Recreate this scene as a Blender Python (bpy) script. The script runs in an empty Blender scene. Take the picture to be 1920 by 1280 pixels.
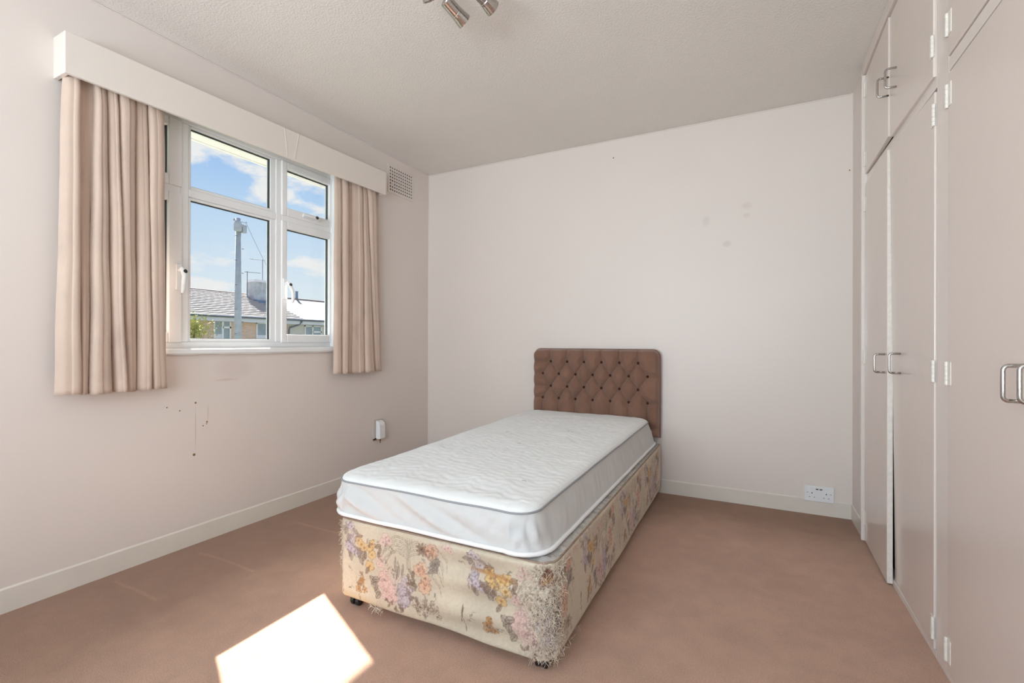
import bpy, math, random
import numpy as np
from mathutils import Vector, Matrix, noise
random.seed(7)
sc = bpy.context.scene
COL = sc.collection
PI = math.pi

# ------------------------------------------------------------------ camera
TH, TILT, ROLL, FPX = 0.4684, 0.0014, 0.0027, 879.97
F = Vector((-math.sin(TH)*math.cos(TILT), math.cos(TH)*math.cos(TILT), math.sin(TILT)))
R = Vector((math.cos(TH), math.sin(TH), 0)); U = R.cross(F)
R2 = R*math.cos(ROLL)+U*math.sin(ROLL); U2 = -R*math.sin(ROLL)+U*math.cos(ROLL)
cd = bpy.data.cameras.new('camera'); cam = bpy.data.objects.new('camera', cd); COL.objects.link(cam)
cd.sensor_width = 36; cd.lens = FPX/1920*36; cd.clip_start = .02; cd.clip_end = 300
m = Matrix((R2, U2, -F)).transposed().to_4x4(); m.translation = (0, 0, 1.0)
cam.matrix_world = m
sc.camera = cam

# ------------------------------------------------------------------ world, sun, added fill lights
SUN_E = 24.0; SKY = 1.0; FILL_E = 57.0
w = bpy.data.worlds.new('sky'); sc.world = w; w.use_nodes = True
nt = w.node_tree; nt.nodes.clear()
def N(nt, t, **k):
    n = nt.nodes.new(t)
    for a, b in k.items():
        if a[0] == '_': n.inputs[int(a[1:])].default_value = b
        else: setattr(n, a, b)
    return n
tc = N(nt, 'ShaderNodeTexCoord'); sep = N(nt, 'ShaderNodeSeparateXYZ'); nt.links.new(tc.outputs['Generated'], sep.inputs[0])
rp = N(nt, 'ShaderNodeValToRGB'); nt.links.new(sep.outputs[2], rp.inputs[0])
e = rp.color_ramp.elements
e[0].position = 0.0; e[0].color = (.84, .90, .93, 1)
e[1].position = .55; e[1].color = (.16, .36, .78, 1)
a = e.new(.10); a.color = (.76, .86, .95, 1)
a = e.new(.24); a.color = (.54, .73, .96, 1)
a = e.new(.36); a.color = (.30, .53, .93, 1)
mp = N(nt, 'ShaderNodeMapping'); mp.inputs['Scale'].default_value = (1, 1, 2.6); mp.inputs['Location'].default_value = (.31, .12, .05)
nt.links.new(tc.outputs['Generated'], mp.inputs[0])
nz = N(nt, 'ShaderNodeTexNoise'); nz.inputs['Scale'].default_value = 6.5; nz.inputs['Detail'].default_value = 7; nz.inputs['Roughness'].default_value = .55
nt.links.new(mp.outputs[0], nz.inputs['Vector'])
cr = N(nt, 'ShaderNodeValToRGB'); nt.links.new(nz.outputs[0], cr.inputs[0])
cr.color_ramp.elements[0].position = .50; cr.color_ramp.elements[0].color = (0, 0, 0, 1)
cr.color_ramp.elements[1].position = .585; cr.color_ramp.elements[1].color = (1, 1, 1, 1)
mx = N(nt, 'ShaderNodeMixRGB'); mx.inputs[2].default_value = (.93, .92, .93, 1)
nt.links.new(cr.outputs[0], mx.inputs[0]); nt.links.new(rp.outputs[0], mx.inputs[1])
bg = N(nt, 'ShaderNodeBackground'); bg.inputs[1].default_value = SKY; nt.links.new(mx.outputs[0], bg.inputs[0])
wo = N(nt, 'ShaderNodeOutputWorld'); nt.links.new(bg.outputs[0], wo.inputs[0])

sl = bpy.data.lights.new('sun', 'SUN'); so = bpy.data.objects.new('sun', sl); COL.objects.link(so)
sl.energy = SUN_E; sl.angle = math.radians(.55); sl.color = (1, .97, .92)
so.rotation_euler = Vector((.955, -.445, -1)).to_track_quat('-Z', 'Y').to_euler(); so.location = (-12, 6, 12)

al = bpy.data.lights.new('rear_fill', 'AREA'); ao = bpy.data.objects.new('rear_fill', al); COL.objects.link(ao)
al.shape = 'RECTANGLE'; al.size = 2.3; al.size_y = 1.5; al.energy = FILL_E; al.color = (.89, 1.0, 1.10)
ao.location = (-.75, -1.62, 1.45); ao.rotation_euler = (math.radians(82), 0, 0)   # added fill light outside the unseen window behind the camera

gl_ = bpy.data.lights.new('upward_fill', 'AREA'); go = bpy.data.objects.new('upward_fill', gl_); COL.objects.link(go)
gl_.shape = 'RECTANGLE'; gl_.size = 2.3; gl_.size_y = .9; gl_.energy = 114; gl_.color = (.89, 1.0, 1.10)
go.location = (-.75, -1.95, .75); go.rotation_euler = (math.radians(130), 0, 0)   # second added fill light, aimed upwards to brighten the ceiling
sc.view_settings.view_transform = 'Standard'; sc.view_settings.look = 'None'
sc.view_settings.exposure = 0.0; sc.view_settings.gamma = 1; sc.view_settings.use_curve_mapping = False

# ------------------------------------------------------------------ helpers
def s2l(r, g=None, b=None):
    if g is None: r, g, b = r
    f = lambda c: (c/255/12.92) if c/255 <= .04045 else ((c/255+.055)/1.055)**2.4
    return (f(r), f(g), f(b), 1)

def mat(name, col, rough=.6, spec=.5, metal=0, var=0, vscale=3, bump=0, bscale=200, coat=0, sheen=0, det=4, bdist=.002):
    m = bpy.data.materials.new(name); m.use_nodes = True
    nt = m.node_tree; b = nt.nodes['Principled BSDF']
    b.inputs['Roughness'].default_value = rough; b.inputs['Specular IOR Level'].default_value = spec
    b.inputs['Metallic'].default_value = metal; b.inputs['Coat Weight'].default_value = coat
    b.inputs['Sheen Weight'].default_value = sheen
    t = N(nt, 'ShaderNodeTexCoord')
    n = N(nt, 'ShaderNodeTexNoise'); n.inputs['Scale'].default_value = vscale; n.inputs['Detail'].default_value = det
    nt.links.new(t.outputs['Object'], n.inputs['Vector'])
    r = N(nt, 'ShaderNodeValToRGB'); nt.links.new(n.outputs[0], r.inputs[0])
    k = 1-var
    r.color_ramp.elements[0].position = .3; r.color_ramp.elements[1].position = .7
    r.color_ramp.elements[0].color = (col[0]*k, col[1]*k, col[2]*k, 1)
    r.color_ramp.elements[1].color = (col[0], col[1], col[2], 1)
    nt.links.new(r.outputs[0], b.inputs['Base Color'])
    if bump:
        n2 = N(nt, 'ShaderNodeTexNoise'); n2.inputs['Scale'].default_value = bscale; n2.inputs['Detail'].default_value = 3
        nt.links.new(t.outputs['Object'], n2.inputs['Vector'])
        bp = N(nt, 'ShaderNodeBump'); bp.inputs['Strength'].default_value = bump; bp.inputs['Distance'].default_value = bdist
        nt.links.new(n2.outputs[0], bp.inputs['Height']); nt.links.new(bp.outputs[0], b.inputs['Normal'])
    m['bsdf'] = 1
    return m

class MB:
    def __init__(s): s.v = []; s.f = []
    def box(s, x0, y0, z0, x1, y1, z1):
        n = len(s.v)
        s.v += [(x, y, z) for z in (z0, z1) for x, y in ((x0, y0), (x1, y0), (x1, y1), (x0, y1))]
        s.f += [tuple(n+i for i in q) for q in ((3, 2, 1, 0), (4, 5, 6, 7), (0, 1, 5, 4), (1, 2, 6, 5), (2, 3, 7, 6), (3, 0, 4, 7))]
        return s
    def hexa(s, p):
        n = len(s.v); s.v += [tuple(q) for q in p]
        s.f += [tuple(n+i for i in q) for q in ((3, 2, 1, 0), (4, 5, 6, 7), (0, 1, 5, 4), (1, 2, 6, 5), (2, 3, 7, 6), (3, 0, 4, 7))]
        return s
    def tube(s, pts, r, n=8, cap=True, closed=False):
        pts = [Vector(p) for p in pts]; L = len(pts); base = len(s.v); up = None
        rr = r if isinstance(r, (list, tuple)) else [r]*L
        for i, p in enumerate(pts):
            if closed: t = (pts[(i+1) % L]-pts[i-1])
            else: t = (pts[min(i+1, L-1)]-pts[max(i-1, 0)])
            t.normalize()
            if up is None:
                up = Vector((0, 0, 1)) if abs(t.z) < .9 else Vector((1, 0, 0))
            a = t.cross(up); a.normalize(); b = a.cross(t); up = b
            for k in range(n):
                q = p+(a*math.cos(2*PI*k/n)+b*math.sin(2*PI*k/n))*rr[i]; s.v.append(tuple(q))
        for i in range(L if closed else L-1):
            for k in range(n):
                j = (i+1) % L
                s.f.append((base+i*n+k, base+j*n+k, base+j*n+(k+1) % n, base+i*n+(k+1) % n))
        if cap and not closed:
            s.f.append(tuple(base+k for k in range(n))); s.f.append(tuple(base+(L-1)*n+k for k in reversed(range(n))))
        return s
    def lathe(s, prof, o=(0, 0, 0), ax=(0, 0, 1), n=24):
        ax = Vector(ax).normalized(); q = Vector((0, 0, 1)).rotation_difference(ax); o = Vector(o); base = len(s.v)
        for r, h in prof:
            for k in range(n):
                s.v.append(tuple(o+q @ Vector((r*math.cos(2*PI*k/n), r*math.sin(2*PI*k/n), h))))
        for i in range(len(prof)-1):
            for k in range(n):
                s.f.append((base+i*n+k, base+i*n+(k+1) % n, base+(i+1)*n+(k+1) % n, base+(i+1)*n+k))
        s.f.append(tuple(base+k for k in reversed(range(n)))); s.f.append(tuple(base+(len(prof)-1)*n+k for k in range(n)))
        return s
    def grid(s, fn, nu, nv):
        base = len(s.v)
        for j in range(nv+1):
            for i in range(nu+1): s.v.append(tuple(fn(i/nu, j/nv)))
        for j in range(nv):
            for i in range(nu):
                a = base+j*(nu+1)+i; s.f.append((a, a+1, a+nu+2, a+nu+1))
        return s
    def build(s, name, material, parent=None, smooth=False, bevel=0, seg=2, solid=0):
        me = bpy.data.meshes.new(name); me.from_pydata(s.v, [], s.f); me.update()
        o = bpy.data.objects.new(name, me); COL.objects.link(o)
        if material: me.materials.append(material)
        if smooth: me.polygons.foreach_set('use_smooth', [True]*len(me.polygons))
        if solid:
            md = o.modifiers.new('solid', 'SOLIDIFY'); md.thickness = solid; md.offset = 0
        if bevel:
            md = o.modifiers.new('bevel', 'BEVEL'); md.width = bevel; md.segments = seg; md.limit_method = 'ANGLE'
        if parent: o.parent = parent; o.matrix_parent_inverse = Matrix.Translation(-Vector(parent.location)) if parent.type == 'EMPTY' and parent.parent is None else Matrix()
        return o

def thing(name, label, cat, loc=(0, 0, 0), group=None):
    o = bpy.data.objects.new(name, None); COL.objects.link(o); o.location = loc; o.empty_display_size = .1
    o['label'] = label; o['category'] = cat
    if group: o['group'] = group
    return o
def tag(o, label, cat, group=None):
    o['label'] = label; o['category'] = cat
    if group: o['group'] = group
    return o
def struct(o, label=None):
    o['kind'] = 'structure'
    if label: o['label'] = label
    return o

# ------------------------------------------------------------------ room dimensions
XL, YB, H, XR, YF = -2.443, 3.248, 2.418, .5225, -1.3
XO = XL-.11              # outer face of the window wall

# ------------------------------------------------------------------ materials
M_wall = mat('wall paint', s2l(229, 218, 211), .42, .5, var=.03, vscale=1.6, bump=.25, bscale=60, bdist=.001)
M_ceil = mat('artex ceiling', s2l(236, 230, 224), .55, .4, var=.05, vscale=1.2, bump=.75, bscale=120, bdist=.004)
M_skirt = mat('skirting paint', s2l(228, 220, 210), .3, .5, var=.05, vscale=9)
M_carp = mat('carpet', s2l(227, 181, 154), .95, .1, var=.13, vscale=2.4, bump=1, bscale=420, sheen=.3, bdist=.006)
M_upvc = mat('white upvc', s2l(240, 240, 240), .25, .5, var=.02)
M_seal = mat('black gasket', s2l(40, 42, 46), .6)
M_ward = mat('wardrobe gloss paint', s2l(231, 218, 210), .2, .5, var=.03, vscale=2, bump=.12, bscale=14, bdist=.004)
M_frame = mat('wardrobe frame paint', s2l(236, 226, 220), .22, .5, var=.03, vscale=3)
M_edge = mat('chipped door edge', s2l(236, 230, 222), .4, .5, var=.12, vscale=60)
M_dark = mat('dark interior', s2l(46, 40, 36), .9)
M_chrome = mat('worn chrome', s2l(196, 192, 188), .22, .5, metal=1, var=.25, vscale=160)
M_hinge = mat('painted hinge', s2l(240, 234, 226), .35, .5, var=.1, vscale=80)
M_pelmet = mat('pelmet paint', s2l(233, 223, 214), .35, .5, var=.03)
M_curt = mat('curtain velvet', s2l(212, 189, 173), .9, .15, var=.1, vscale=5, bump=.3, bscale=300, sheen=.4)
M_white = mat('white plastic', s2l(236, 236, 238), .3)
M_brass = mat('brass', s2l(170, 120, 60), .35, metal=1, var=.2, vscale=50)
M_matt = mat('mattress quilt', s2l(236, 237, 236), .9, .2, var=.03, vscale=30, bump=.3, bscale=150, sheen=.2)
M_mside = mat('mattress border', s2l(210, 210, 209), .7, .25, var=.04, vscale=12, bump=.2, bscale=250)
M_velv = mat('headboard velvet', s2l(136, 101, 84), .85, .2, var=.2, vscale=6, bump=.2, bscale=300, sheen=.35)
M_velvb = mat('headboard button', s2l(64, 40, 33), .8, .2, var=.2, vscale=30)
M_rub = mat('black rubber', s2l(28, 28, 30), .5)
M_quiltw = mat('worn base top ticking', s2l(206, 200, 194), .8, .2, var=.45, vscale=45, det=6)
M_pipe = mat('base piping', s2l(168, 146, 130), .8, .2, var=.35, vscale=40)
M_thread = mat('loose thread', s2l(238, 224, 206), .9, .1, var=.3, vscale=60)
M_brown = mat('dark brown', s2l(34, 22, 16), .9)  # in the vent it paints the shade inside the holes
M_mark = mat('wall stain', s2l(140, 104, 60), .9, var=.3, vscale=100)
M_scuff = mat('wall scuff', s2l(196, 180, 174), .8, .1)

def glass(name):
    m = bpy.data.materials.new(name); m.use_nodes = True; nt = m.node_tree; nt.nodes.clear()
    lw = N(nt, 'ShaderNodeLayerWeight'); pw = N(nt, 'ShaderNodeMath', operation='POWER'); pw.inputs[1].default_value = 5; nt.links.new(lw.outputs['Facing'], pw.inputs[0])
    fr = N(nt, 'ShaderNodeMath', operation='MULTIPLY_ADD'); fr.inputs[1].default_value = .9; fr.inputs[2].default_value = .035; nt.links.new(pw.outputs[0], fr.inputs[0])
    tr = N(nt, 'ShaderNodeBsdfTransparent'); tr.inputs[0].default_value = (.97, .985, .98, 1)
    gl = N(nt, 'ShaderNodeBsdfGlossy'); gl.inputs['Roughness'].default_value = 0
    mx = N(nt, 'ShaderNodeMixShader'); o = N(nt, 'ShaderNodeOutputMaterial')
    nt.links.new(fr.outputs[0], mx.inputs[0]); nt.links.new(tr.outputs[0], mx.inputs[1]); nt.links.new(gl.outputs[0], mx.inputs[2]); nt.links.new(mx.outputs[0], o.inputs[0])
    return m
M_glass = glass('window glass')

# ------------------------------------------------------------------ setting
WY0, WY1, WZ0, WZ1 = .91, 2.295, .950, 2.125     # window opening
b = MB()
b.box(XO, YF-.2, -.15, XL, WY0, H+.1); b.box(XO, WY1, -.15, XL, YB+.2, H+.1)
b.box(XO, WY0, -.15, XL, WY1, WZ0); b.box(XO, WY0, WZ1, XL, WY1, H+.1)
struct(b.build('wall_left', M_wall), 'cream painted wall with the window')
struct(MB().box(XO, YB, -.15, 1.35, YB+.2, H+.1).build('wall_back', M_wall), 'cream wall behind the bed')
b = MB(); b.box(XR, 2.955, -.15, 1.35, YB, H+.1); b.box(1.15, YF-.2, -.15, 1.35, 2.955, H+.1)
struct(b.build('wall_right', M_wall), 'narrow cream wall beside the wardrobe')
b = MB(); wx0, wx1, wz0, wz1 = -1.95, .45, .7, 2.2
b.box(XL, YF-.2, -.15, wx0, YF, H+.1); b.box(wx1, YF-.2, -.15, 1.15, YF, H+.1)
b.box(wx0, YF-.2, -.15, wx1, YF, wz0); b.box(wx0, YF-.2, wz1, wx1, YF, H+.1)
struct(b.build('wall_front', M_wall), 'wall behind the viewpoint')
# floor with small undulation
fm = MB().grid(lambda u, v: (XL+u*(1.15-XL), YF+v*(YB-YF), 0), 60, 80).build('floor', M_carp)
struct(fm, 'pinkish brown carpet')
struct(MB().box(XO, YF-.2, -.2, 1.35, YB+.2, -.01).build('subfloor', M_dark))
struct(MB().grid(lambda u, v: (XL+(1-u)*(1.15-XL), YF+v*(YB-YF), H), 2, 2).build('ceiling', M_ceil), 'textured cream ceiling')

# carpet colour: darker towards the window and back walls, furniture dents, flattened pile
nt = M_carp.node_tree; bs = nt.nodes['Principled BSDF']
g = N(nt, 'ShaderNodeNewGeometry'); sp = N(nt, 'ShaderNodeSeparateXYZ'); nt.links.new(g.outputs['Position'], sp.inputs[0])
def ramp(inp, x0, x1, v0, v1):
    n = N(nt, 'ShaderNodeMapRange'); n.inputs[1].default_value = x0; n.inputs[2].default_value = x1; n.inputs[3].default_value = v0; n.inputs[4].default_value = v1
    n.interpolation_type = 'SMOOTHSTEP'
    nt.links.new(inp, n.inputs[0]); return n.outputs[0]
wn = N(nt, 'ShaderNodeTexNoise'); wn.inputs['Scale'].default_value = 3.5; wn.inputs['Detail'].default_value = 5; nt.links.new(g.outputs['Position'], wn.inputs['Vector'])
def mth(op, a, b):
    n = N(nt, 'ShaderNodeMath', operation=op)
    for i, q in enumerate((a, b)):
        if isinstance(q, (int, float)): n.inputs[i].default_value = q
        else: nt.links.new(q, n.inputs[i])
    return n.outputs[0]
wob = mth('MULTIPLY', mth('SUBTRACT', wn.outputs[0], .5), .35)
darkL = ramp(mth('ADD', sp.outputs[0], wob), XL+.35, XL+.95, 1, 0)
darkB = ramp(mth('ADD', sp.outputs[1], wob), YB-.7, YB-.15, 0, 1)
wall_dark = mth('MAXIMUM', darkL, darkB)
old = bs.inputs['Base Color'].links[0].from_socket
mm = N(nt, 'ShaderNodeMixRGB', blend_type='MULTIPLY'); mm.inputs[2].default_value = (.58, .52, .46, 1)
nt.links.new(wall_dark, mm.inputs[0]); nt.links.new(old, mm.inputs[1])
fine = N(nt, 'ShaderNodeTexNoise'); fine.inputs['Scale'].default_value = 260; fine.inputs['Detail'].default_value = 2; nt.links.new(g.outputs['Position'], fine.inputs['Vector'])
fr = N(nt, 'ShaderNodeMapRange'); fr.inputs[1].default_value = .3; fr.inputs[2].default_value = .7; fr.inputs[3].default_value = .82; fr.inputs[4].default_value = 1.1; nt.links.new(fine.outputs[0], fr.inputs[0])
pile = N(nt, 'ShaderNodeTexNoise'); pile.inputs['Scale'].default_value = 11; pile.inputs['Detail'].default_value = 6; pile.inputs['Roughness'].default_value = .6; nt.links.new(g.outputs['Position'], pile.inputs['Vector'])
pr_ = ramp(pile.outputs[0], .32, .68, .94, 1.04)
m0 = N(nt, 'ShaderNodeMixRGB', blend_type='MULTIPLY'); m0.inputs[0].default_value = 1; nt.links.new(mm.outputs[0], m0.inputs[1]); nt.links.new(pr_, m0.inputs[2])
dn = None   # pale dents left by furniture feet along the window wall
for (dx_, dy_, hx_, hy_) in ((-2.02, 1.78, .22, .007), (-2.12, 1.32, .20, .006), (-2.2, 1.0, .16, .006), (-2.0, 2.25, .2, .006)):
    q1 = mth('LESS_THAN', mth('ABSOLUTE', mth('SUBTRACT', sp.outputs[0], dx_), 0), hx_); q2 = ramp(mth('ABSOLUTE', mth('SUBTRACT', mth('ADD', sp.outputs[1], mth('MULTIPLY', wob, .12)), dy_), 0), 0, hy_*2.2, 1, 0)
    q = mth('MULTIPLY', q1, q2); dn = q if dn is None else mth('MAXIMUM', dn, q)
md_ = N(nt, 'ShaderNodeMixRGB', blend_type='MULTIPLY'); md_.inputs[2].default_value = (1.22, 1.2, 1.18, 1); nt.links.new(dn, md_.inputs[0]); nt.links.new(m0.outputs[0], md_.inputs[1])
m2 = N(nt, 'ShaderNodeMixRGB', blend_type='MULTIPLY'); m2.inputs[0].default_value = 1; nt.links.new(md_.outputs[0], m2.inputs[1]); nt.links.new(fr.outputs[0], m2.inputs[2])
nt.links.new(m2.outputs[0], bs.inputs['Base Color'])

# skirting boards (slightly uneven top)
def skirt(name, p0, p1, n, h, t):
    p0 = Vector(p0); p1 = Vector(p1); n = Vector(n); b = MB(); K = 60; L = (p1-p0)
    for i in range(K+1):
        p = p0+L*(i/K); hz = h+.0015*noise.noise(p*6)
        for a, z in ((0, -.02), (t, -.02), (t, hz-.006), (t-.004, hz), (0, hz)): q = p+n*a; b.v.append((q.x, q.y, z))
    for i in range(K):
        for k in range(4): b.f.append((i*5+k, i*5+5+k, i*5+6+k, i*5+1+k))
    b.f.append((0, 1, 2, 3, 4)); b.f.append((K*5+4, K*5+3, K*5+2, K*5+1, K*5))
    return struct(b.build(name, M_skirt))
skirt('baseboard_left', (XL, YF, 0), (XL, YB, 0), (1, 0, 0), .092, .006)
skirt('baseboard_back', (XR, YB, 0), (XL+.006, YB, 0), (0, -1, 0), .09, .006)
skirt('baseboard_right', (XR, 2.956, 0), (XR, YB-.006, 0), (-1, 0, 0), .088, .006)
b = MB().tube([(XL+.002, YF, H-.004), (XL+.002, YB, H-.004)], .004, 6); struct(b.build('trim_1', M_wall))
b = MB().tube([(XL, YB-.002, H-.004), (XR, YB-.002, H-.004)], .004, 6); struct(b.build('trim_2', M_wall))
b = MB().tube([(XL+.001, YB-.001, .09), (XL+.001, YB-.001, H)], .004, 6); struct(b.build('trim_3', M_wall))

# ------------------------------------------------------------------ window
win = bpy.data.objects.new('window_1', None); COL.objects.link(win); win.location = (XL, (WY0+WY1)/2, WZ0); struct(win, 'white plastic casement window')
xi, xo = XL-.042, XL-.095
def bars(b, y0, y1, z0, z1, wl, wr, wb, wt, xa, xb):
    b.box(xa, y0, z0, xb, y0+wl, z1); b.box(xa, y1-wr, z0, xb, y1, z1)
    b.box(xa, y0+wl, z0, xb, y1-wr, z0+wb); b.box(xa, y0+wl, z1-wt, xb, y1-wr, z1)
m1, m2_, tz = 1.335, 1.853, 1.7375
b = MB(); bars(b, WY0, WY1, WZ0+.012, WZ1, .045, .045, .035, .05, xo, xi)
b.box(xo, m1-.019, WZ0+.047, xi, m1+.019, WZ1-.05); b.box(xo, m2_-.019, WZ0+.047, xi, m2_+.019, WZ1-.05)
for y0, y1 in ((WY0+.045, m1-.019), (m1+.019, m2_-.019), (m2_+.019, WY1-.045)): b.box(xo, y0, tz-.02, xi, y1, tz+.02)
b.build('window_frame', M_upvc, win, bevel=.004)
panes = []
# centre fixed lights with glazing beads
for z0, z1 in ((WZ0+.047, tz-.02), (tz+.02, WZ1-.05)):
    b = MB(); bars(b, m1+.019, m2_-.019, z0, z1,   .012, .033, .016, .014, xo+.012, xi-.006); b.build('glazing_bead', M_upvc, win, bevel=.003)
    panes.append((m1+.031, m2_-.052, z0+.016, z1-.014))
for side, (y0, y1) in enumerate(((WY0+.045, m1-.019), (m2_+.019, WY1-.045))):
    for up, (z0, z1) in enumerate(((WZ0+.047, tz-.02), (tz+.02, WZ1-.05))):
        b = MB(); wt = .045; wb = .05 if not up else .05
        bars(b, y0-.004, y1+.004, z0-.004, z1+.004, .036 if side else .05, .03 if side else .060, wb, wt, xo+.01, xi+.008)
        s = b.build('sash', M_upvc, win, bevel=.005)
        bb = MB(); ya, yb, za, zb = y0-.004+(.036 if side else .05), y1+.004-(.03 if side else .060), z0-.004+wb, z1+.004-wt
        panes.append((ya, yb, za, zb))
        if not up:
            yc = y0+.014 if side else y1-.014; hz = 1.30
            h = MB(); h.box(xi+.008, yc-.013, hz-.05, xi+.018, yc+.013, hz+.075)
            h.tube([(xi+.015, yc, hz+.045), (xi+.034, yc, hz+.045)], .009, 12)
            dy = .026 if side else .0
            h.tube([(xi+.038, yc-.004, hz+.055), (xi+.045, yc+.004, hz+.04), (xi+.052, yc+dy*.5+.004, hz+.012), (xi+.054, yc+dy*.9, hz-.02), (xi+.050, yc+dy, hz-.05), (xi+.046, yc+dy*.9, hz-.068)], [.010, .012, .0105, .0095, .009, .007], 12)
            ho = h.build('window_handle', M_upvc, win, smooth=False, bevel=.002)
            k = MB().lathe([(.0095, 0), (.0095, .008), (.004, .012)], (xi+.05, yc+.006, hz+.037), (1, .2, .2), 12).build('lock_button', M_seal, ho)
        elif side:
            yc = 2.07; h = MB()
            h.box(xi+.008, yc-.06, z0+.012, xi+.016, yc+.06, z0+.034)
            h.tube([(xi+.03, yc-.07, z0+.026), (xi+.036, yc-.02, z0+.024), (xi+.036, yc+.03, z0+.024), (xi+.03, yc+.05, z0+.022)], [.006, .008, .010, .009], 10)
            ho = h.build('window_handle', M_upvc, win, bevel=.002)
            MB().lathe([(.0105, 0), (.0095, .005), (.004, .009)], (xi+.044, yc+.02, z0+.024), (1, 0, .2), 12).build('lock_button', M_seal, ho)
for (ya, yb, za, zb) in panes:
    MB().box(xo+.030, ya-.006, za-.006, xo+.034, yb+.006, zb+.006).build('pane', M_glass, win)
    b = MB(); bars(b, ya-.008, yb+.008, za-.008, zb+.008, .011, .011, .011, .011, xo+.024, xo+.029)
    bars(b, ya-.008, yb+.008, za-.008, zb+.008, .011, .012, .010, .012, xo+.035, xo+.040)
    b.build('gasket', M_seal, win)
struct(MB().box(XL-.055, 2.236, WZ0+.016, XL+.001, WY1-.001, WZ1-.001).build('trim_8', M_upvc, None, bevel=.002), 'white lining on the right side of the window recess')
# window board
b = MB()
K = 40
def sillf(u, v):
    y = 1.2-.28+u*(WY1-.92+.0); r = .0025*noise.noise(Vector((y*9, v*3, 0)))
    pr = [(XL-.03, WZ0+.014), (XL+.012, WZ0+.014), (XL+.02, WZ0+.009), (XL+.021, WZ0-.008), (XL+.014, WZ0-.016+r*1.5), (XL, WZ0-.016+r*2)]
    k = min(int(v*5+.5), 5); return (pr[k][0], y, pr[k][1])
b.grid(sillf, K, 5)
struct(b.build('window_sill', M_upvc, None, solid=.002), 'white painted window board')
# outside: eaves over the window, outer wall skin
b = MB(); b.box(-3.25, YF-1, 2.325, XO, YB+1, 2.35); b.box(-3.27, YF-1, 2.318, -3.25, YB+1, 2.50)
struct(b.build('trim_4', M_upvc), 'white soffit of the eaves outside the window')
b = MB(); b.hexa([(-3.27, YF-1, 2.46), (-2.0, YF-1, 2.9), (-2.0, YB+1, 2.9), (-3.27, YB+1, 2.46), (-3.27, YF-1, 2.52), (-2.0, YF-1, 3.0), (-2.0, YB+1, 3.0), (-3.27, YB+1, 2.52)])
struct(b.build('trim_5', M_dark))
# unseen window behind the viewpoint, added as an opening for the fill lights
w2 = bpy.data.objects.new('fill_window', None); COL.objects.link(w2); w2.location = ((wx0+wx1)/2, YF, wz0); struct(w2)
b = MB()
for x in (wx0, -.79, wx1-.06): b.box(x, YF-.14, wz0, x+.06, YF-.07, wz1)
b.box(wx0, YF-.14, wz0, wx1, YF-.07, wz0+.06); b.box(wx0, YF-.14, wz1-.06, wx1, YF-.07, wz1)
b.build('window_frame', M_upvc, w2)
MB().box(wx0+.05, YF-.108, wz0+.05, wx1-.05, YF-.104, wz1-.05).build('pane', M_glass, w2)

# ------------------------------------------------------------------ pelmet and curtains
py0, py1 = .829, 2.612
pel = thing('curtain_pelmet', 'long cream painted pelmet box above the window and curtains', 'pelmet', (XL, py0, 2.04))
def tiltz(y): return (y-py0)*.0165
def slat(b, x0, x1, ya, yb, z0, z1):
    b.hexa([(x0, ya, z0+tiltz(ya)), (x1, ya, z0+tiltz(ya)), (x1, yb, z0+tiltz(yb)), (x0, yb, z0+tiltz(yb)), (x0, ya, z1+tiltz(ya)), (x1, ya, z1+tiltz(ya)), (x1, yb, z1+tiltz(yb)), (x0, yb, z1+tiltz(yb))])
b = MB(); slat(b, XL+.084, XL+.1, py0, py1, 2.03, 2.192); b.build('front_board', M_pelmet, pel, bevel=.002)
b = MB(); slat(b, XL, XL+.084, py0, py0+.016, 2.03, 2.192); b.build('end_board', M_pelmet, pel, bevel=.002)
b = MB(); slat(b, XL, XL+.084, py1-.016, py1, 2.03, 2.192); b.build('end_board', M_pelmet, pel, bevel=.002)
b = MB(); slat(b, XL, XL+.084, py0+.016, py1-.016, 2.176, 2.19); b.build('top_board', M_pelmet, pel)
for (ya, yb) in ((1.78, 1.80), (1.875, 1.845)):
    MB().tube([(XL+.1005, ya, 2.19+tiltz(ya)), (XL+.1005, yb, 2.034+tiltz(yb))], .0016, 6).build('filler_seam', M_pelmet, pel)
MB().tube([(XL+.045, py0+.03, 2.10), (XL+.045, py1-.03, 2.13)], .008, 8).build('curtain_track', M_white, pel)

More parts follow.
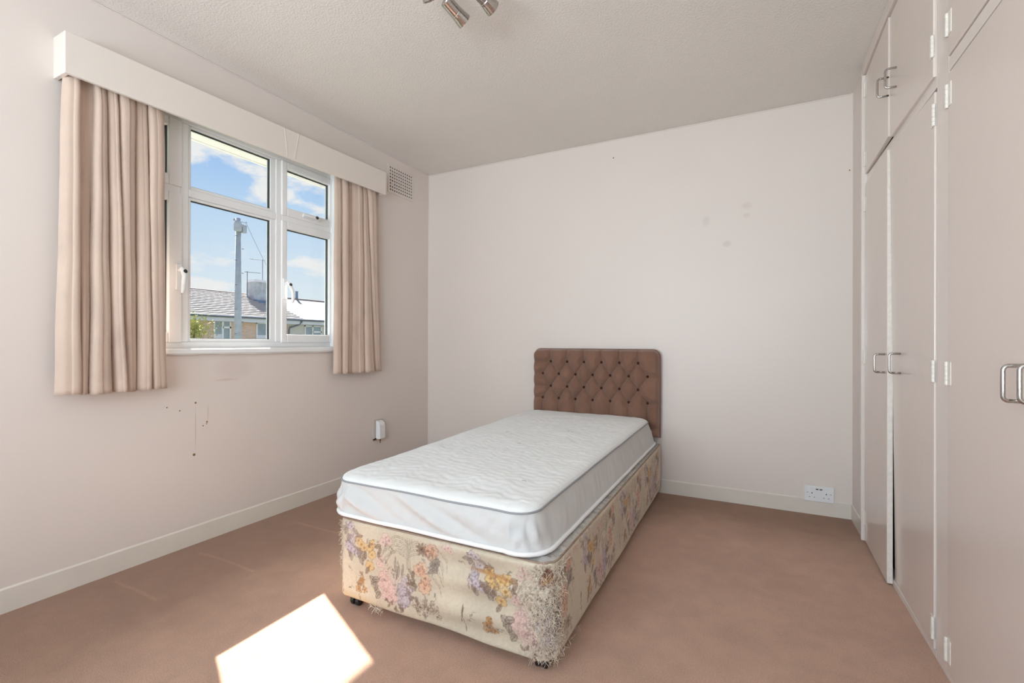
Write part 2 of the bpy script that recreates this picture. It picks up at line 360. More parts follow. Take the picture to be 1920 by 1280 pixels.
def curtain(name, label, top, bot, zt, zb, seed, amp, group, mt_, mb_):
    rnd = random.Random(seed); nf = len(top)-1; nu = nf*22; nv = 64
    A = [amp*rnd.uniform(.7, 1.1) for _ in range(nf)]; SK = [rnd.uniform(-.5, .5) for _ in range(nf)]; LV = [rnd.uniform(-.006, .006) for _ in range(nf+1)]
    DZ = [rnd.uniform(-.006, .006) for _ in range(nf)]
    b = MB()
    def fn(u, v):
        g = u*nf; i = min(int(g+1e-9), nf-1); t = g-i; t = .5-.5*math.cos(PI*min(1, max(0, t)))
        z = zb+(zt-zb)*v; q = v
        if seed == 1: q = min(1, max(0, v))**.8
        y0 = bot[i]*(1-q)+top[i]*q; y1 = bot[i+1]*(1-q)+top[i+1]*q
        wd = y1-y0
        bumpp = (1-abs(2*t-1)**(4+8*wd/.08))*(1+SK[i]*.8*(t-.5))
        a = amp*(mt_[i]*v**1.5+mb_[i]*(1-v**1.5))*(.8+.3*(1-v))
        x = XL+.042+LV[i]*(1-t)+LV[i+1]*t+a*bumpp
        y = y0+wd*t+wd*.16*math.sin(2*PI*t)*(1 if wd > .03 else .5)+SK[i]*.012*bumpp
        x += .05*wd*math.sin(2.3*PI*t+seed*2+i*2.1)*(.3+.7*v)*.5
        x += .004*noise.noise(Vector((y*9, z*2.2, seed*3.1)))
        y += .006*noise.noise(Vector((i*3.7, z*3, seed)))
        if v > .93: x = x*(1-(v-.93)*5)+(XL+.045)*(v-.93)*5
        if v == 0 or v < .02: z += DZ[i]*bumpp*.8
        return (x, y, z)
    b.grid(fn, nu, nv)
    o = b.build(name, M_curt, None, smooth=True, solid=.003)
    tag(o, label, 'curtain', group)
    # hem line
    hm = MB(); zz = (.052)/(zt-zb)
    hm.tube([Vector(fn(i/nu, zz))+Vector((.0012, 0, 0)) for i in range(nu+1)], .0012, 5)
    h = hm.build('hem_stitching', M_curt, o)
    return o
curtain('curtain', 'wide beige pleated curtain with grey smudges, left of the window', [.842, .890, .938, .979, 1.016, 1.085, 1.134, 1.196], [.818, .894, .925, 1.004, 1.047, 1.092, 1.146, 1.213], 2.07, .786, 1, .036, 'short beige curtains', [1.1, -.25, 1.05, .8, 1.15, .45, .9], [1.0, .75, 1.1, .95, .6, 1.05, .85])
curtain('curtain', 'narrower beige curtain between the window and the air vent', [2.192, 2.246, 2.290, 2.335, 2.420, 2.467, 2.552, 2.600], [2.184, 2.241, 2.287, 2.329, 2.441, 2.54, 2.599, 2.634], 2.09, .79, 5, .032, 'short beige curtains', [.5, 1.1, .35, 1.15, .7, 1.1, .4], [.7, 1.05, .6, .85, 1.15, .7, .3])
# smudges on the curtains
nt = M_curt.node_tree; bs = nt.nodes['Principled BSDF']; old = bs.inputs['Base Color'].links[0].from_socket
t = N(nt, 'ShaderNodeTexCoord'); mpp = N(nt, 'ShaderNodeMapping'); mpp.inputs['Scale'].default_value = (3, 3, 1.4); nt.links.new(t.outputs['Object'], mpp.inputs[0])
n = N(nt, 'ShaderNodeTexNoise'); n.inputs['Scale'].default_value = 2.2; n.inputs['Detail'].default_value = 6; nt.links.new(mpp.outputs[0], n.inputs['Vector'])
r = N(nt, 'ShaderNodeMapRange'); r.inputs[1].default_value = .58; r.inputs[2].default_value = .78; r.inputs[3].default_value = 0; r.inputs[4].default_value = .5; nt.links.new(n.outputs[0], r.inputs[0])
mm = N(nt, 'ShaderNodeMixRGB'); mm.inputs[2].default_value = s2l(160, 140, 132); nt.links.new(r.outputs[0], mm.inputs[0]); nt.links.new(old, mm.inputs[1]); nt.links.new(mm.outputs[0], bs.inputs['Base Color'])

# ------------------------------------------------------------------ air vent
vent = thing('air_vent', 'square cream wall vent with rows of small dark holes, high in the corner', 'vent', (XL, 2.88, 2.15))
vy0, vy1, vz0, vz1 = 2.738, 3.036, 2.135, 2.352
cols, rows = 11, 8; b = MB(); cy = (vy1-vy0-.026)/cols; cz = (vz1-vz0-.026)/rows
b.box(XL, vy0, vz0, XL+.006, vy0+.013, vz1); b.box(XL, vy1-.013, vz0, XL+.006, vy1, vz1)
b.box(XL, vy0+.013, vz0, XL+.006, vy1-.013, vz0+.013); b.box(XL, vy0+.013, vz1-.013, XL+.006, vy1-.013, vz1)
for i in range(cols):
    for j in range(rows):
        yc = vy0+.013+(i+.5)*cy; zc = vz0+.013+(j+.5)*cz; rad = .0078 if not (i == 1 and j == 2) else .003
        base = len(b.v)
        for xx in (XL+.006, XL+.001):
            for k in range(8):
                a = PI/8+k*PI/4; b.v.append((xx, yc+rad*math.cos(a), zc+rad*math.sin(a)))
        for k in range(8):
            a = PI/8+k*PI/4; c, s_ = math.cos(a), math.sin(a); mxx = max(abs(c), abs(s_))
            b.v.append((XL+.006, yc+cy/2*(c/mxx if abs(c) == mxx else c/mxx), zc+cz/2*(s_/mxx)))
        for k in range(8):
            k2 = (k+1) % 8
            b.f.append((base+k, base+8+k, base+8+k2, base+k2)); b.f.append((base+16+k, base+k, base+k2, base+16+k2))
        # square corners
        for k in (0, 2, 4, 6):
            k2 = (k+1) % 8; p, q = b.v[base+16+k], b.v[base+16+k2]
            sy = 1 if (p[1]+q[1])/2 > yc else -1; sz = 1 if (p[2]+q[2])/2 > zc else -1
            b.v.append((XL+.006, yc+sy*cy/2, zc+sz*cz/2)); b.f.append((base+16+k, len(b.v)-1, base+16+k2))
b.build('vent_plate', M_wall, vent)
MB().box(XL+.0002, vy0+.012, vz0+.012, XL+.0008, vy1-.012, vz1-.012).build('vent_hole_shade', M_brown, vent)  # thin dark sheet standing in for the shade in the holes

# ------------------------------------------------------------------ little wall box
wb = thing('wall_box', 'small white plastic box with a brass screw, low on the window wall', 'wall box', (XL, 2.64, .29))
b = MB(); prof = []
for i in range(9):
    a = i/8*PI/2; prof.append((.043*math.cos(a)*1.0, .385+.038*math.sin(a)))
pts = [(0, .288), (.046, .292)]+[(x, z) for x, z in prof[:-1]]+[(.0, .424)]
n0 = len(pts)
for y in (2.615, 2.672):
    for x, z in pts: b.v.append((XL+x, y, z))
for k in range(n0): b.f.append((k, (k+1) % n0, n0+(k+1) % n0, n0+k))
b.f.append(tuple(reversed(range(n0)))); b.f.append(tuple(range(n0, 2*n0)))
b.build('cover', M_white, wb, bevel=.003)
MB().box(XL, 2.605, .284, XL+.006, 2.682, .43).build('back_plate', mat('aged plastic', s2l(180, 168, 160), .5), wb, bevel=.001)
b = MB(); b.lathe([(.006, 0), (.006, .012), (.0035, .014), (.0035, .03)], (XL+.025, 2.64, .288), (0, 0, -1), 10); b.build('brass_screw', M_brass, wb)
MB().tube([(XL+.008, 2.612, .293), (XL+.01, 2.600, .289), (XL+.004, 2.590, .287)], .005, 8).build('cable_stub', M_brown, wb)

# ------------------------------------------------------------------ double socket
sk = thing('double_socket', 'white double wall socket with two usb ports near the wardrobe', 'socket', (.362, YB-.009, .077))
MB().box(.288, YB-.012, .077, .436, YB-.0002, .166).build('face_plate', M_white, sk, bevel=.0035, seg=3)
for cx_, sg in ((.325, -1), (.399, 1)):
    MB().hexa([(cx_+sg*.012-.007, YB-.016, .134), (cx_+sg*.012+.007, YB-.016, .134), (cx_+sg*.012+.007, YB-.011, .134), (cx_+sg*.012-.007, YB-.011, .134), (cx_+sg*.012-.007, YB-.013, .154), (cx_+sg*.012+.007, YB-.013, .154), (cx_+sg*.012+.007, YB-.011, .154), (cx_+sg*.012-.007, YB-.011, .154)]).build('rocker_switch', M_white, sk, bevel=.001)
    cc = cx_+(-.002)*sg
    b = MB(); b.box(cc-.0022, YB-.0125, .122, cc+.0022, YB-.0118, .130)
    b.box(cc-.0145, YB-.0125, .101, cc-.0085, YB-.0118, .104); b.box(cc+.0085, YB-.0125, .101, cc+.0145, YB-.0118, .104)
    b.box(cc+sg*.022-.004, YB-.0125, .1265, cc+sg*.022+.004, YB-.0118, .1285)
    b.build('pin_slots', M_seal, sk)
for cx_ in (.3525, .3715): MB().box(cx_-.0065, YB-.0125, .1465, cx_+.0065, YB-.0118, .1525).build('usb_port', M_seal, sk)

# ------------------------------------------------------------------ wall marks
def mark(name, pts_, M, label):
    tmp = MB()
    for (p, n_, r) in pts_:
        tmp.lathe([(r, 0), (r*.8, .0012), (r*.2, .0016)], p, n_, 8)
    o = tmp.build(name, M); return struct(o, label)
mark('trim_6', [((XL-.0002, y, z), (1, 0, 0), r) for y, z, r in ((1.237, .688, .0035), (1.293, .666, .0035), (1.365, .696, .005), (1.42, .594, .005), (1.418, .584, .003), (1.401, .577, .0035), (1.359, .441, .007))], M_mark, 'brown spots on the plaster')
mark('trim_7', [((x, YB+.0002, z), (0, -1, 0), r) for x, z, r in ((-.852, 2.291, .005), (.507, 1.983, .004))], M_mark, 'small holes in the plaster')
# dribbles + scuffs belong to the wall paint: add to the wall material
nt = M_wall.node_tree; bs = nt.nodes['Principled BSDF']; old = bs.inputs['Base Color'].links[0].from_socket
g = N(nt, 'ShaderNodeNewGeometry')
def vm(op, a, b_):
    n = N(nt, 'ShaderNodeVectorMath', operation=op); nt.links.new(a, n.inputs[0])
    n.inputs[1].default_value = b_; return n
cur = old
for c, sc_, colr, amt in (((-.017, YB, 1.85), (32, 8, 44), (200, 184, 178), .3), ((-.017, YB, 1.79), (44, 8, 60), (200, 184, 178), .3), ((-.128, YB, 1.623), (34, 8, 44), (196, 182, 176), .38), ((-.25, YB, 1.78), (40, 8, 30), (196, 184, 176), .3),
                         ((XL, 1.365, .57), (8, 260, 8.5), (178, 160, 138), .4), ((XL, 1.425, .64), (8, 260, 20), (178, 160, 138), .35), ((XL, 1.52, .80), (8, 14, 130), (206, 178, 168), .5), ((XL, 1.56, .86), (8, 9, 14), (208, 192, 186), .35)):
    s1 = vm('SUBTRACT', g.outputs['Position'], c); s2 = vm('MULTIPLY', s1.outputs[0], sc_); ln = N(nt, 'ShaderNodeVectorMath', operation='LENGTH'); nt.links.new(s2.outputs[0], ln.inputs[0])
    r = N(nt, 'ShaderNodeMapRange'); r.inputs[1].default_value = .5; r.inputs[2].default_value = 1.1; r.inputs[3].default_value = amt; r.inputs[4].default_value = 0; nt.links.new(ln.outputs['Value'], r.inputs[0])
    mm = N(nt, 'ShaderNodeMixRGB'); mm.inputs[2].default_value = s2l(*colr); nt.links.new(r.outputs[0], mm.inputs[0]); nt.links.new(cur, mm.inputs[1]); cur = mm.outputs[0]
nt.links.new(cur, bs.inputs['Base Color'])

# ------------------------------------------------------------------ ceiling spotlight
spot = thing('ceiling_spotlight', 'chrome ceiling fitting with swivelling spotlight heads', 'ceiling light', (-.93, 1.50, H))
MB().lathe([(.06, 0), (.06, .012), (.045, .022), (.012, .026)], (-.95, 1.46, H), (0, 0, -1), 32).build('ceiling_plate', M_chrome, spot, smooth=False)
def head(p, q):
    p = Vector(p); q = Vector(q); d = (q-p).normalized(); L = (q-p).length
    st = MB().tube([(-.95+(p.x+.95)*.35, 1.46+(p.y-1.46)*.35, H-.02), tuple((p+Vector((0, 0, .045)))*.5+Vector((-.95+(p.x+.95)*.5, 1.46+(p.y-1.46)*.5, H-.02))*.5), tuple(p+d*.02)], .006, 10)
    st.build('swivel_arm', M_chrome, spot, smooth=True)
    h = MB().lathe([(.010, -.004), (.023, 0), (.025, .004), (.025, L*.58), (.0265, L*.60), (.0265, L*.66), (.031, L-.003), (.031, L), (.027, L), (.02, L-.012)], tuple(p), tuple(d), 28)
    ho = h.build('spot_head', M_chrome, spot)
    MB().lathe([(.022, 0), (.018, .003), (.006, .004)], tuple(p+d*(L-.012)), tuple(d), 20).build('lamp_glass', mat('lamp lens', s2l(220, 222, 225), .15), ho)
head((-1.070, 1.525, 2.345), (-1.035, 1.612, 2.30))
head((-.935, 1.510, 2.345), (-.902, 1.610, 2.31))
head((-1.09, 1.42, 2.345), (-1.085, 1.452, 2.30))
head((-.85, 1.38, 2.35), (-.80, 1.30, 2.30))

# ------------------------------------------------------------------ fitted wardrobe
ward = thing('fitted_wardrobe', 'cream painted built-in wardrobe with a row of tall doors and cupboards above', 'wardrobe', (.53, 1.9, 0))
FX = .530; ys = [2.952, 2.925, 1.928, 1.830, .86, .82]
b = MB()
b.box(FX, 1.838, 0, .56, 1.936, H)                # centre stile
b.box(FX, .80, 0, .56, .865, H)
b.box(FX, .865, 2.355, .56, 2.928, H); b.box(FX, .865, 1.812, .56, 1.838, 1.852); b.box(FX, .865, 0, .56, 1.838, .024)
b.box(FX, 1.936, 1.812, .56, 2.928, 1.852); b.box(FX, 1.936, 0, .56, 2.928, .024)
b.build('front_frame', M_frame, ward, bevel=.0015)
MB().box(.508, 2.930, 0, .56, 2.954, H-.058).build('end_post', M_frame, ward, bevel=.002)
MB().box(.508, .80, 2.362, FX, 2.928, H-.001).build('cornice_strip', M_ward, ward, bevel=.002)
b = MB(); b.box(.56, 2.93, 0, 1.14, 2.954, H-.002); b.box(.56, .80, 0, 1.14, .82, H-.002); b.box(1.12, .82, 0, 1.14, 2.93, H-.002); b.box(.56, 1.88, 0, 1.12, 1.90, H-.002); b.box(.56, .82, 1.82, 1.12, 2.93, 1.84); b.box(.56, .82, 2.40, 1.12, 2.93, 2.415); b.box(.56, .82, 0.0, 1.12, 2.93, .012)
b.build('carcass', M_dark, ward)
def door(yh, ys_, z0, z1, xh, xs0, xs1, handle_y=None, hz=None, hinges=(), th=.019, kink=0):
    """door from hinge yh to shutting edge ys_; xs0/xs1 outer x at the bottom/top of the shutting edge"""
    nz_ = 24; ny_ = 8; b = MB()
    def X(u, v): return xh+(xs0+(xs1-xs0)*v-xh)*u
    for side in (0, 1):
        for j in range(nz_+1):
            for i in range(ny_+1):
                u, v = i/ny_, j/nz_
                b.v.append((X(u, v)+side*th, yh+(ys_-yh)*u, z0+(z1-z0)*v))
    def id_(s_, i, j): return s_*(nz_+1)*(ny_+1)+j*(ny_+1)+i
    for j in range(nz_):
        for i in range(ny_):
            b.f.append((id_(0, i, j), id_(0, i+1, j), id_(0, i+1, j+1), id_(0, i, j+1)))
            b.f.append((id_(1, i, j), id_(1, i, j+1), id_(1, i+1, j+1), id_(1, i+1, j)))
        for i in (0, ny_):
            q = (id_(0, i, j), id_(0, i, j+1), id_(1, i, j+1), id_(1, i, j)); b.f.append(q)
    for i in range(ny_):
        for j in (0, nz_): b.f.append((id_(0, i, j), id_(1, i, j), id_(1, i+1, j), id_(0, i+1, j)))
    me_ = b
    o = me_.build('door', M_ward, ward, bevel=.0025)
    bm_fix(o)
    if handle_y:
        u = (handle_y-yh)/(ys_-yh); v = (hz-z0)/(z1-z0); x = X(u, v)
        r = .0042; hh = .038; dp = .036; pts = []
        pts.append((x+.002, handle_y, hz-hh))
        pts.append((x-dp+.010, handle_y, hz-hh))
        for k in range(5): a = k/4*PI/2; pts.append((x-dp+.010-.010*math.sin(a), handle_y, hz-hh+.010-.010*math.cos(a)))
        for k in range(5): a = k/4*PI/2; pts.append((x-dp+.010-.010*math.cos(a), handle_y, hz+hh-.010+.010*math.sin(a)))
        pts.append((x+.002, handle_y, hz+hh))
        hb = MB().tube(pts, r, 12).build('handle', M_chrome, o, smooth=True); hb['label'] = 'worn chrome wire handle'
    for z in hinges:
        hb = MB(); sy = 1 if yh > ys_ else -1; xx = xh-.002
        for k in range(5):
            hb.lathe([(.0048, 0), (.0052, .001), (.0052, .0125), (.0048, .0135)], (xx, yh+sy*.0, z-.035+k*.014), (0, 0, 1), 12)
        hb.box(xh-.0018, yh-(.028 if sy > 0 else 0), z-.034, xh+.0004, yh+(0 if sy > 0 else .028), z+.034)
        hb.build('hinge', M_hinge, o)
    return o
def bm_fix(o):
    import bmesh
    bm = bmesh.new(); bm.from_mesh(o.data); bmesh.ops.remove_doubles(bm, verts=bm.verts, dist=1e-6); bmesh.ops.recalc_face_normals(bm, faces=bm.faces); bm.to_mesh(o.data); bm.free()
SP = 2.440
d1 = door(2.925, SP, .006, 1.802, .521, .5095, .5085, 2.478, .915, (1.70, .93, .12))
d1e = MB().hexa([(.5095+.0005, SP-.003, .008), (.5285, SP-.003, .008), (.5285, SP, .008), (.510, SP, .008), (.509, SP-.003, 1.80), (.5275, SP-.003, 1.80), (.5275, SP, 1.80), (.509, SP, 1.80)]).build('chipped_edge', M_edge, d1)
d2 = door(1.943, SP-.006, .026, 1.802, .5255, .5355, .516, 2.315, .921, (1.728, .911, .094))
d3 = door(2.925, SP, 1.857, 2.352, .521, .5115, .512, 2.43-.0+.012, 2.065, (2.28, 1.93))
d4 = door(1.943, SP-.006, 1.850, 2.352, .522, .517, .517, 2.345, 2.055, (1.948, 2.28))
d5 = door(1.832, 1.352, .026, 1.802, .526, .525, .525, 1.385, .914, (1.735, .911, .092))
d6 = door(.868, 1.346, .026, 1.802, .526, .525, .525, 1.315, .918, (1.735, .911, .092))
d7 = door(1.832, 1.352, 1.855, 2.352, .526, .525, .525, 1.39, 2.06, (1.948, 2.28))
d8 = door(.868, 1.346, 1.855, 2.352, .526, .525, .525, 1.31, 2.06, (1.948, 2.28))

# ------------------------------------------------------------------ bed base with flowered cover
BX0, BX1, BY0, BY1, BZ0, BZ1 = -1.378, -.512, 1.284, 3.165, .048, .340
bed = thing('divan_bed', 'single divan base in worn floral fabric with brown buttoned headboard', 'bed', ((BX0+BX1)/2, (BY0+BY1)/2, 0))
# --- the woven pattern as a picture in metres: s along the foot then along the right side
PX = .0015; SL = .862+1.91; W_ = int(SL/PX)+4; H_ = int(.32/PX)
rng = np.random.RandomState(3)
img = np.zeros((H_, W_, 3)); img[:] = np.array([208, 194, 170])/255.
yy, xx = np.mgrid[0:H_, 0:W_]; S = xx*PX; Z = yy*PX     # Z: 0 at bottom (z=.042)
def fbm(sc1, seed):
    r = np.random.RandomState(seed); gx, gy = int(W_*PX*sc1)+3, int(H_*PX*sc1)+3; g_ = r.rand(gy, gx)
    fx = S*sc1; fy = Z*sc1; ix = fx.astype(int); iy = fy.astype(int); tx = fx-ix; ty = fy-iy; tx = tx*tx*(3-2*tx); ty = ty*ty*(3-2*ty)
    return (g_[iy, ix]*(1-tx)*(1-ty)+g_[iy, ix+1]*tx*(1-ty)+g_[iy+1, ix]*(1-tx)*ty+g_[iy+1, ix+1]*tx*ty)
n1 = fbm(8, 1); n2 = fbm(40, 2); n3 = fbm(160, 4); n4 = fbm(330, 5)
img *= (.93+.10*n1+.02*n3)[..., None]
def win_(cx_, cz_, r):
    x0 = max(0, int((cx_-r)/PX)); x1 = min(W_, int((cx_+r)/PX)+2); z0 = max(0, int((cz_-r)/PX)); z1 = min(H_, int((cz_+r)/PX)+2)
    return (slice(z0, z1), slice(x0, x1)) if x1 > x0 and z1 > z0 else None
def blend(sl_, mask, col): img[sl_] = img[sl_]*(1-mask[..., None])+np.array(col)/255.*mask[..., None]
def sm(a): return np.clip(a, 0, 1)
def flower(cx_, cz_, r, col, dark, pet=6, a0=0., centre=True):
    w_ = win_(cx_, cz_, r*1.5)
    if not w_: return
    dx = S[w_]-cx_; dz = Z[w_]-cz_; rr = np.hypot(dx, dz)/r; an = np.arctan2(dz, dx)+a0
    edge = .72+.28*np.abs(np.cos(an*pet/2))+.25*(n2[w_]-.5)
    m_ = sm((edge-rr)*5)*(.52+.25*n2[w_]); blend(w_, m_, col)
    ln = np.exp(-((edge-rr-.06)/.07)**2)*.75; blend(w_, ln*sm(n3[w_]*1.6), dark)
    seam = np.exp(-(np.abs(np.sin(an*pet/2))*rr/.10)**2)*(rr < edge)*(rr > .15)*.45; blend(w_, seam*sm(n3[w_]*1.8), dark)
    if centre: blend(w_, sm((.30-rr+.3*(n3[w_]-.5))*6)*.7, dark)
def rose(cx_, cz_, r, col, dark):
    for k in range(9):
        a = rng.rand()*6.28; q = r*rng.uniform(.2, .75); flower(cx_+q*math.cos(a), cz_+q*math.sin(a), r*rng.uniform(.35, .5), col, dark, 4, rng.rand()*6, False)
    w_ = win_(cx_, cz_, r*1.2)
    if not w_: return
    dx = S[w_]-cx_; dz = Z[w_]-cz_; rr = np.hypot(dx, dz)/r; an = np.arctan2(dz, dx)
    sp_ = np.abs(((rr*3.2+an/6.28+.5*n2[w_]) % 1)-.5); blend(w_, np.exp(-(sp_/.10)**2)*(rr < .95)*.4, dark)
def leaf(cx_, cz_, L_, wd, ang, col, dark, al=.8):
    w_ = win_(cx_, cz_, L_*1.1)
    if not w_: return
    dx = S[w_]-cx_; dz = Z[w_]-cz_; u = (dx*math.cos(ang)+dz*math.sin(ang))/L_; v = (-dx*math.sin(ang)+dz*math.cos(ang))/wd
    e_ = (1-u*u)*(.85+.3*n3[w_]); m_ = sm((e_-np.abs(v))*5)*(np.abs(u) < 1)*al*.75; blend(w_, m_, col)
    blend(w_, np.exp(-((np.abs(v)-e_)/.16)**2)*(np.abs(u) < 1)*.55, dark); blend(w_, np.exp(-(v/.14)**2)*(np.abs(u) < .95)*.5, dark)
def stroke(pts_, wd, col, al=.7):
    for (x0, z0), (x1, z1) in zip(pts_[:-1], pts_[1:]):
        c_ = ((x0+x1)/2, (z0+z1)/2); L_ = math.hypot(x1-x0, z1-z0); w_ = win_(c_[0], c_[1], L_/2+wd*3)
        if not w_: continue
        dx = S[w_]-x0; dz = Z[w_]-z0; t_ = np.clip((dx*(x1-x0)+dz*(z1-z0))/max(L_*L_, 1e-9), 0, 1); d_ = np.hypot(dx-t_*(x1-x0), dz-t_*(z1-z0))
        blend(w_, sm(1.4-d_/wd)*al, col)
KR = 1.0
YEL, YD = (222, 178, 108), (150, 104, 52); PEA, PD = (226, 178, 146), (150, 104, 82); PNK, PKD = (222, 190, 178), (172, 128, 124); LIL, LD = (198, 184, 188), (128, 112, 128)
GRY, GD = (160, 146, 132), (96, 82, 74); BRN, BD = (142, 114, 94), (84, 62, 50); RST, RD = (196, 142, 88), (122, 78, 42); FRO = (142, 130, 112)
def motif(o, k):
    j = lambda: rng.uniform(-.005, .005)
    O = lambda x, z: (o+x, z-.042)
    # ground tint of lilac-pink wash
    for x, z, r in ((.24, .14, .05), (.31, .12, .06), (.42, .28, .05), (.61, .27, .05), (.215, .22, .035)):
        w_ = win_(o+x, z-.042, r*1.6)
        if w_: blend(w_, sm(1-np.hypot(S[w_]-o-x, Z[w_]-z+.042)/r/1.5)*.35, (212, 186, 176))
    # palm
    tx, tz_ = O(.327, .25)
    for q in (-.008, -.003, .003, .008): stroke([(tx+q, tz_-.035), (tx+q*.7, tz_+.03), (tx+q*1.8, tz_+.075)], .0011, FRO)
    for q in range(9):
        sx = (-1 if q < 5 else 1); z0 = tz_+.055-.014*(q % 5); ln = .105+.01*(q % 3); dr = .035+.006*(q % 4)
        for off in (0, .006):
            pts_ = [(tx+sx*t*ln, z0-off+.035*math.sin(t*2.4)-dr*t*t*1.4) for t in [i/10 for i in range(11)]]
            stroke(pts_, .0010, FRO, .75)
    for (x, z) in ((.48, .27), (.47, .24), (.465, .215), (.455, .18)):
        ax, az = O(x, z); stroke([(ax-.05, az+.04), (ax-.02, az+.028), (ax, az), (ax+.008, az-.028)], .0012, FRO)
        stroke([(ax-.045, az+.046), (ax-.012, az+.03), (ax+.006, az)], .001, FRO)
    for x, z in ((.283, .20), (.275, .19), (.30, .205), (.268, .225)): leaf(*O(x, z), .026, .0045, 1.5+j()*20, GRY, GD)
    for x, z in ((.225, .31), (.215, .29), (.24, .30)): flower(*O(x, z), .017, PNK, PKD, 5, rng.rand()*6)
    for x, z in ((.099, .277), (.166, .271), (.127, .249), (.166, .232), (.153, .192), (.11, .262), (.145, .26)): flower(*O(x+j(), z+j()), .021, YEL, YD, 5, rng.rand()*6)
    for x, z, a in ((.093, .238, .5), (.199, .255, 1.2), (.053, .217, 1.6), (.122, .214, 1.4), (.085, .235, 2.3), (.105, .225, .9), (.195, .235, 1.9), (.19, .27, .4), (.14, .17, 1.1), (.10, .29, .2), (.13, .225, 1.7)): leaf(*O(x, z), .017, .007, a, BRN, BD)
    for x, z in ((.059, .275), (.055, .252), (.062, .235), (.07, .29), (.05, .265)): flower(*O(x, z), .016, LIL, LD, 6, rng.rand()*6)
    for x, z in ((.202, .223), (.21, .205), (.195, .205), (.215, .173), (.225, .185), (.205, .17), (.235, .168)): flower(*O(x, z), .013, PNK, PKD, 5, rng.rand()*6)
    for x, z in ((.43, .305), (.42, .29), (.384, .231), (.372, .222), (.398, .179), (.41, .30), (.395, .165), (.40, .20)): flower(*O(x, z), .026, PEA, PD, 7, rng.rand()*6)
    for q in range(9):
        a = q*.7; x, z = O(.383, .297); leaf(x+.012*math.cos(a), z+.012*math.sin(a), .014, .0045, a, BRN, BD)
    for q in range(12):
        x, z = O(.436+rng.uniform(-.016, .02), .262+rng.uniform(-.035, .02)); leaf(x, z, .015, .006, rng.uniform(0, 3), GRY, GD)
    for x, z in ((.304, .153), (.309, .11)): rose(*O(x, z), .042, LIL, LD)
    for x, z in ((.226, .114), (.238, .135), (.255, .10), (.215, .144)): rose(*O(x, z), .034, PNK, PKD)
    for q in range(16):
        x, z = O(.345+rng.uniform(-.02, .02), .165+rng.uniform(-.06, .05)); leaf(x, z, .014, .006, rng.uniform(0, 3), GRY if q % 2 else BRN, BD)
    for q in range(26):
        x, z = O(.40+rng.uniform(-.045, .06), .095+rng.uniform(-.025, .03)); leaf(x, z, .011, .006, rng.uniform(0, 3), (206, 180, 152), BD, .4)
    for x, z in ((.10, .108), (.128, .094), (.112, .125), (.095, .09)): flower(*O(x, z), .014, RST, RD, 5, rng.rand()*6)
    for q in range(7): x, z = O(.10+rng.uniform(-.012, .02), .115+rng.uniform(-.03, .04)); leaf(x, z, .011, .005, rng.uniform(0, 3), RST, RD)
    for x, z, a in ((.172, .134, .8), (.186, .104, 2.2), (.165, .142, 2.6), (.18, .145, .3), (.192, .09, .9), (.178, .12, 1.6)): leaf(*O(x, z), .018, .010, a, GRY, BD)
    for q in range(12):
        x, z = O(.26+rng.uniform(-.05, .06), .075+rng.uniform(-.02, .012)); leaf(x, z, .010, .004, rng.uniform(0, 3), BRN, BD)
    for x, z in ((.48, .322), (.495, .328), (.505, .318)): flower(*O(x, z), .013, PNK, PKD, 5, rng.rand()*6)
    for x, z in ((.602, .32), (.585, .325), (.594, .259), (.60, .235), (.615, .228), (.585, .24), (.63, .222)): flower(*O(x, z), .017, LIL, LD, 6, rng.rand()*6)
    for x, z, a in ((.563, .308, .2), (.575, .30, 1.2), (.62, .305, 2.6), (.64, .225, 1.2), (.655, .219, .7), (.60, .205, 1.7), (.65, .20, 2.2), (.585, .275, 1.5)): leaf(*O(x, z), .017, .008, a, GRY, GD)
    for q in range(60):   # fine drawn sprigs between the flowers
        bx_, bz_ = ((.25, .16), (.42, .25), (.12, .25), (.22, .25), (.32, .09), (.60, .28), (.11, .11), (.42, .10))[q % 8]
        x, z = O(bx_+rng.uniform(-.05, .05), bz_+rng.uniform(-.05, .05)); a = rng.uniform(0, 6.28); L_ = rng.uniform(.008, .02)
        stroke([(x, z), (x+L_*math.cos(a), z+L_*math.sin(a)), (x+L_*1.5*math.cos(a+.6), z+L_*1.5*math.sin(a+.6))], .0011, (132, 108, 92), .6)
        leaf(x+L_*1.5*math.cos(a+.6), z+L_*1.5*math.sin(a+.6), .008, .0035, a+.6, GRY, GD, .6)
    stroke([O(.545, .09), O(.552, .12), O(.55, .15)], .0014, BD); stroke([O(.56, .06), O(.556, .09), O(.552, .12)], .0012, BD); leaf(*O(.552, .135), .012, .004, 1.5, BRN, BD)
for k in range(6): motif(-.0+k*.54-.54*0, k)
for k in range(-1, 0): motif(k*.54, k)
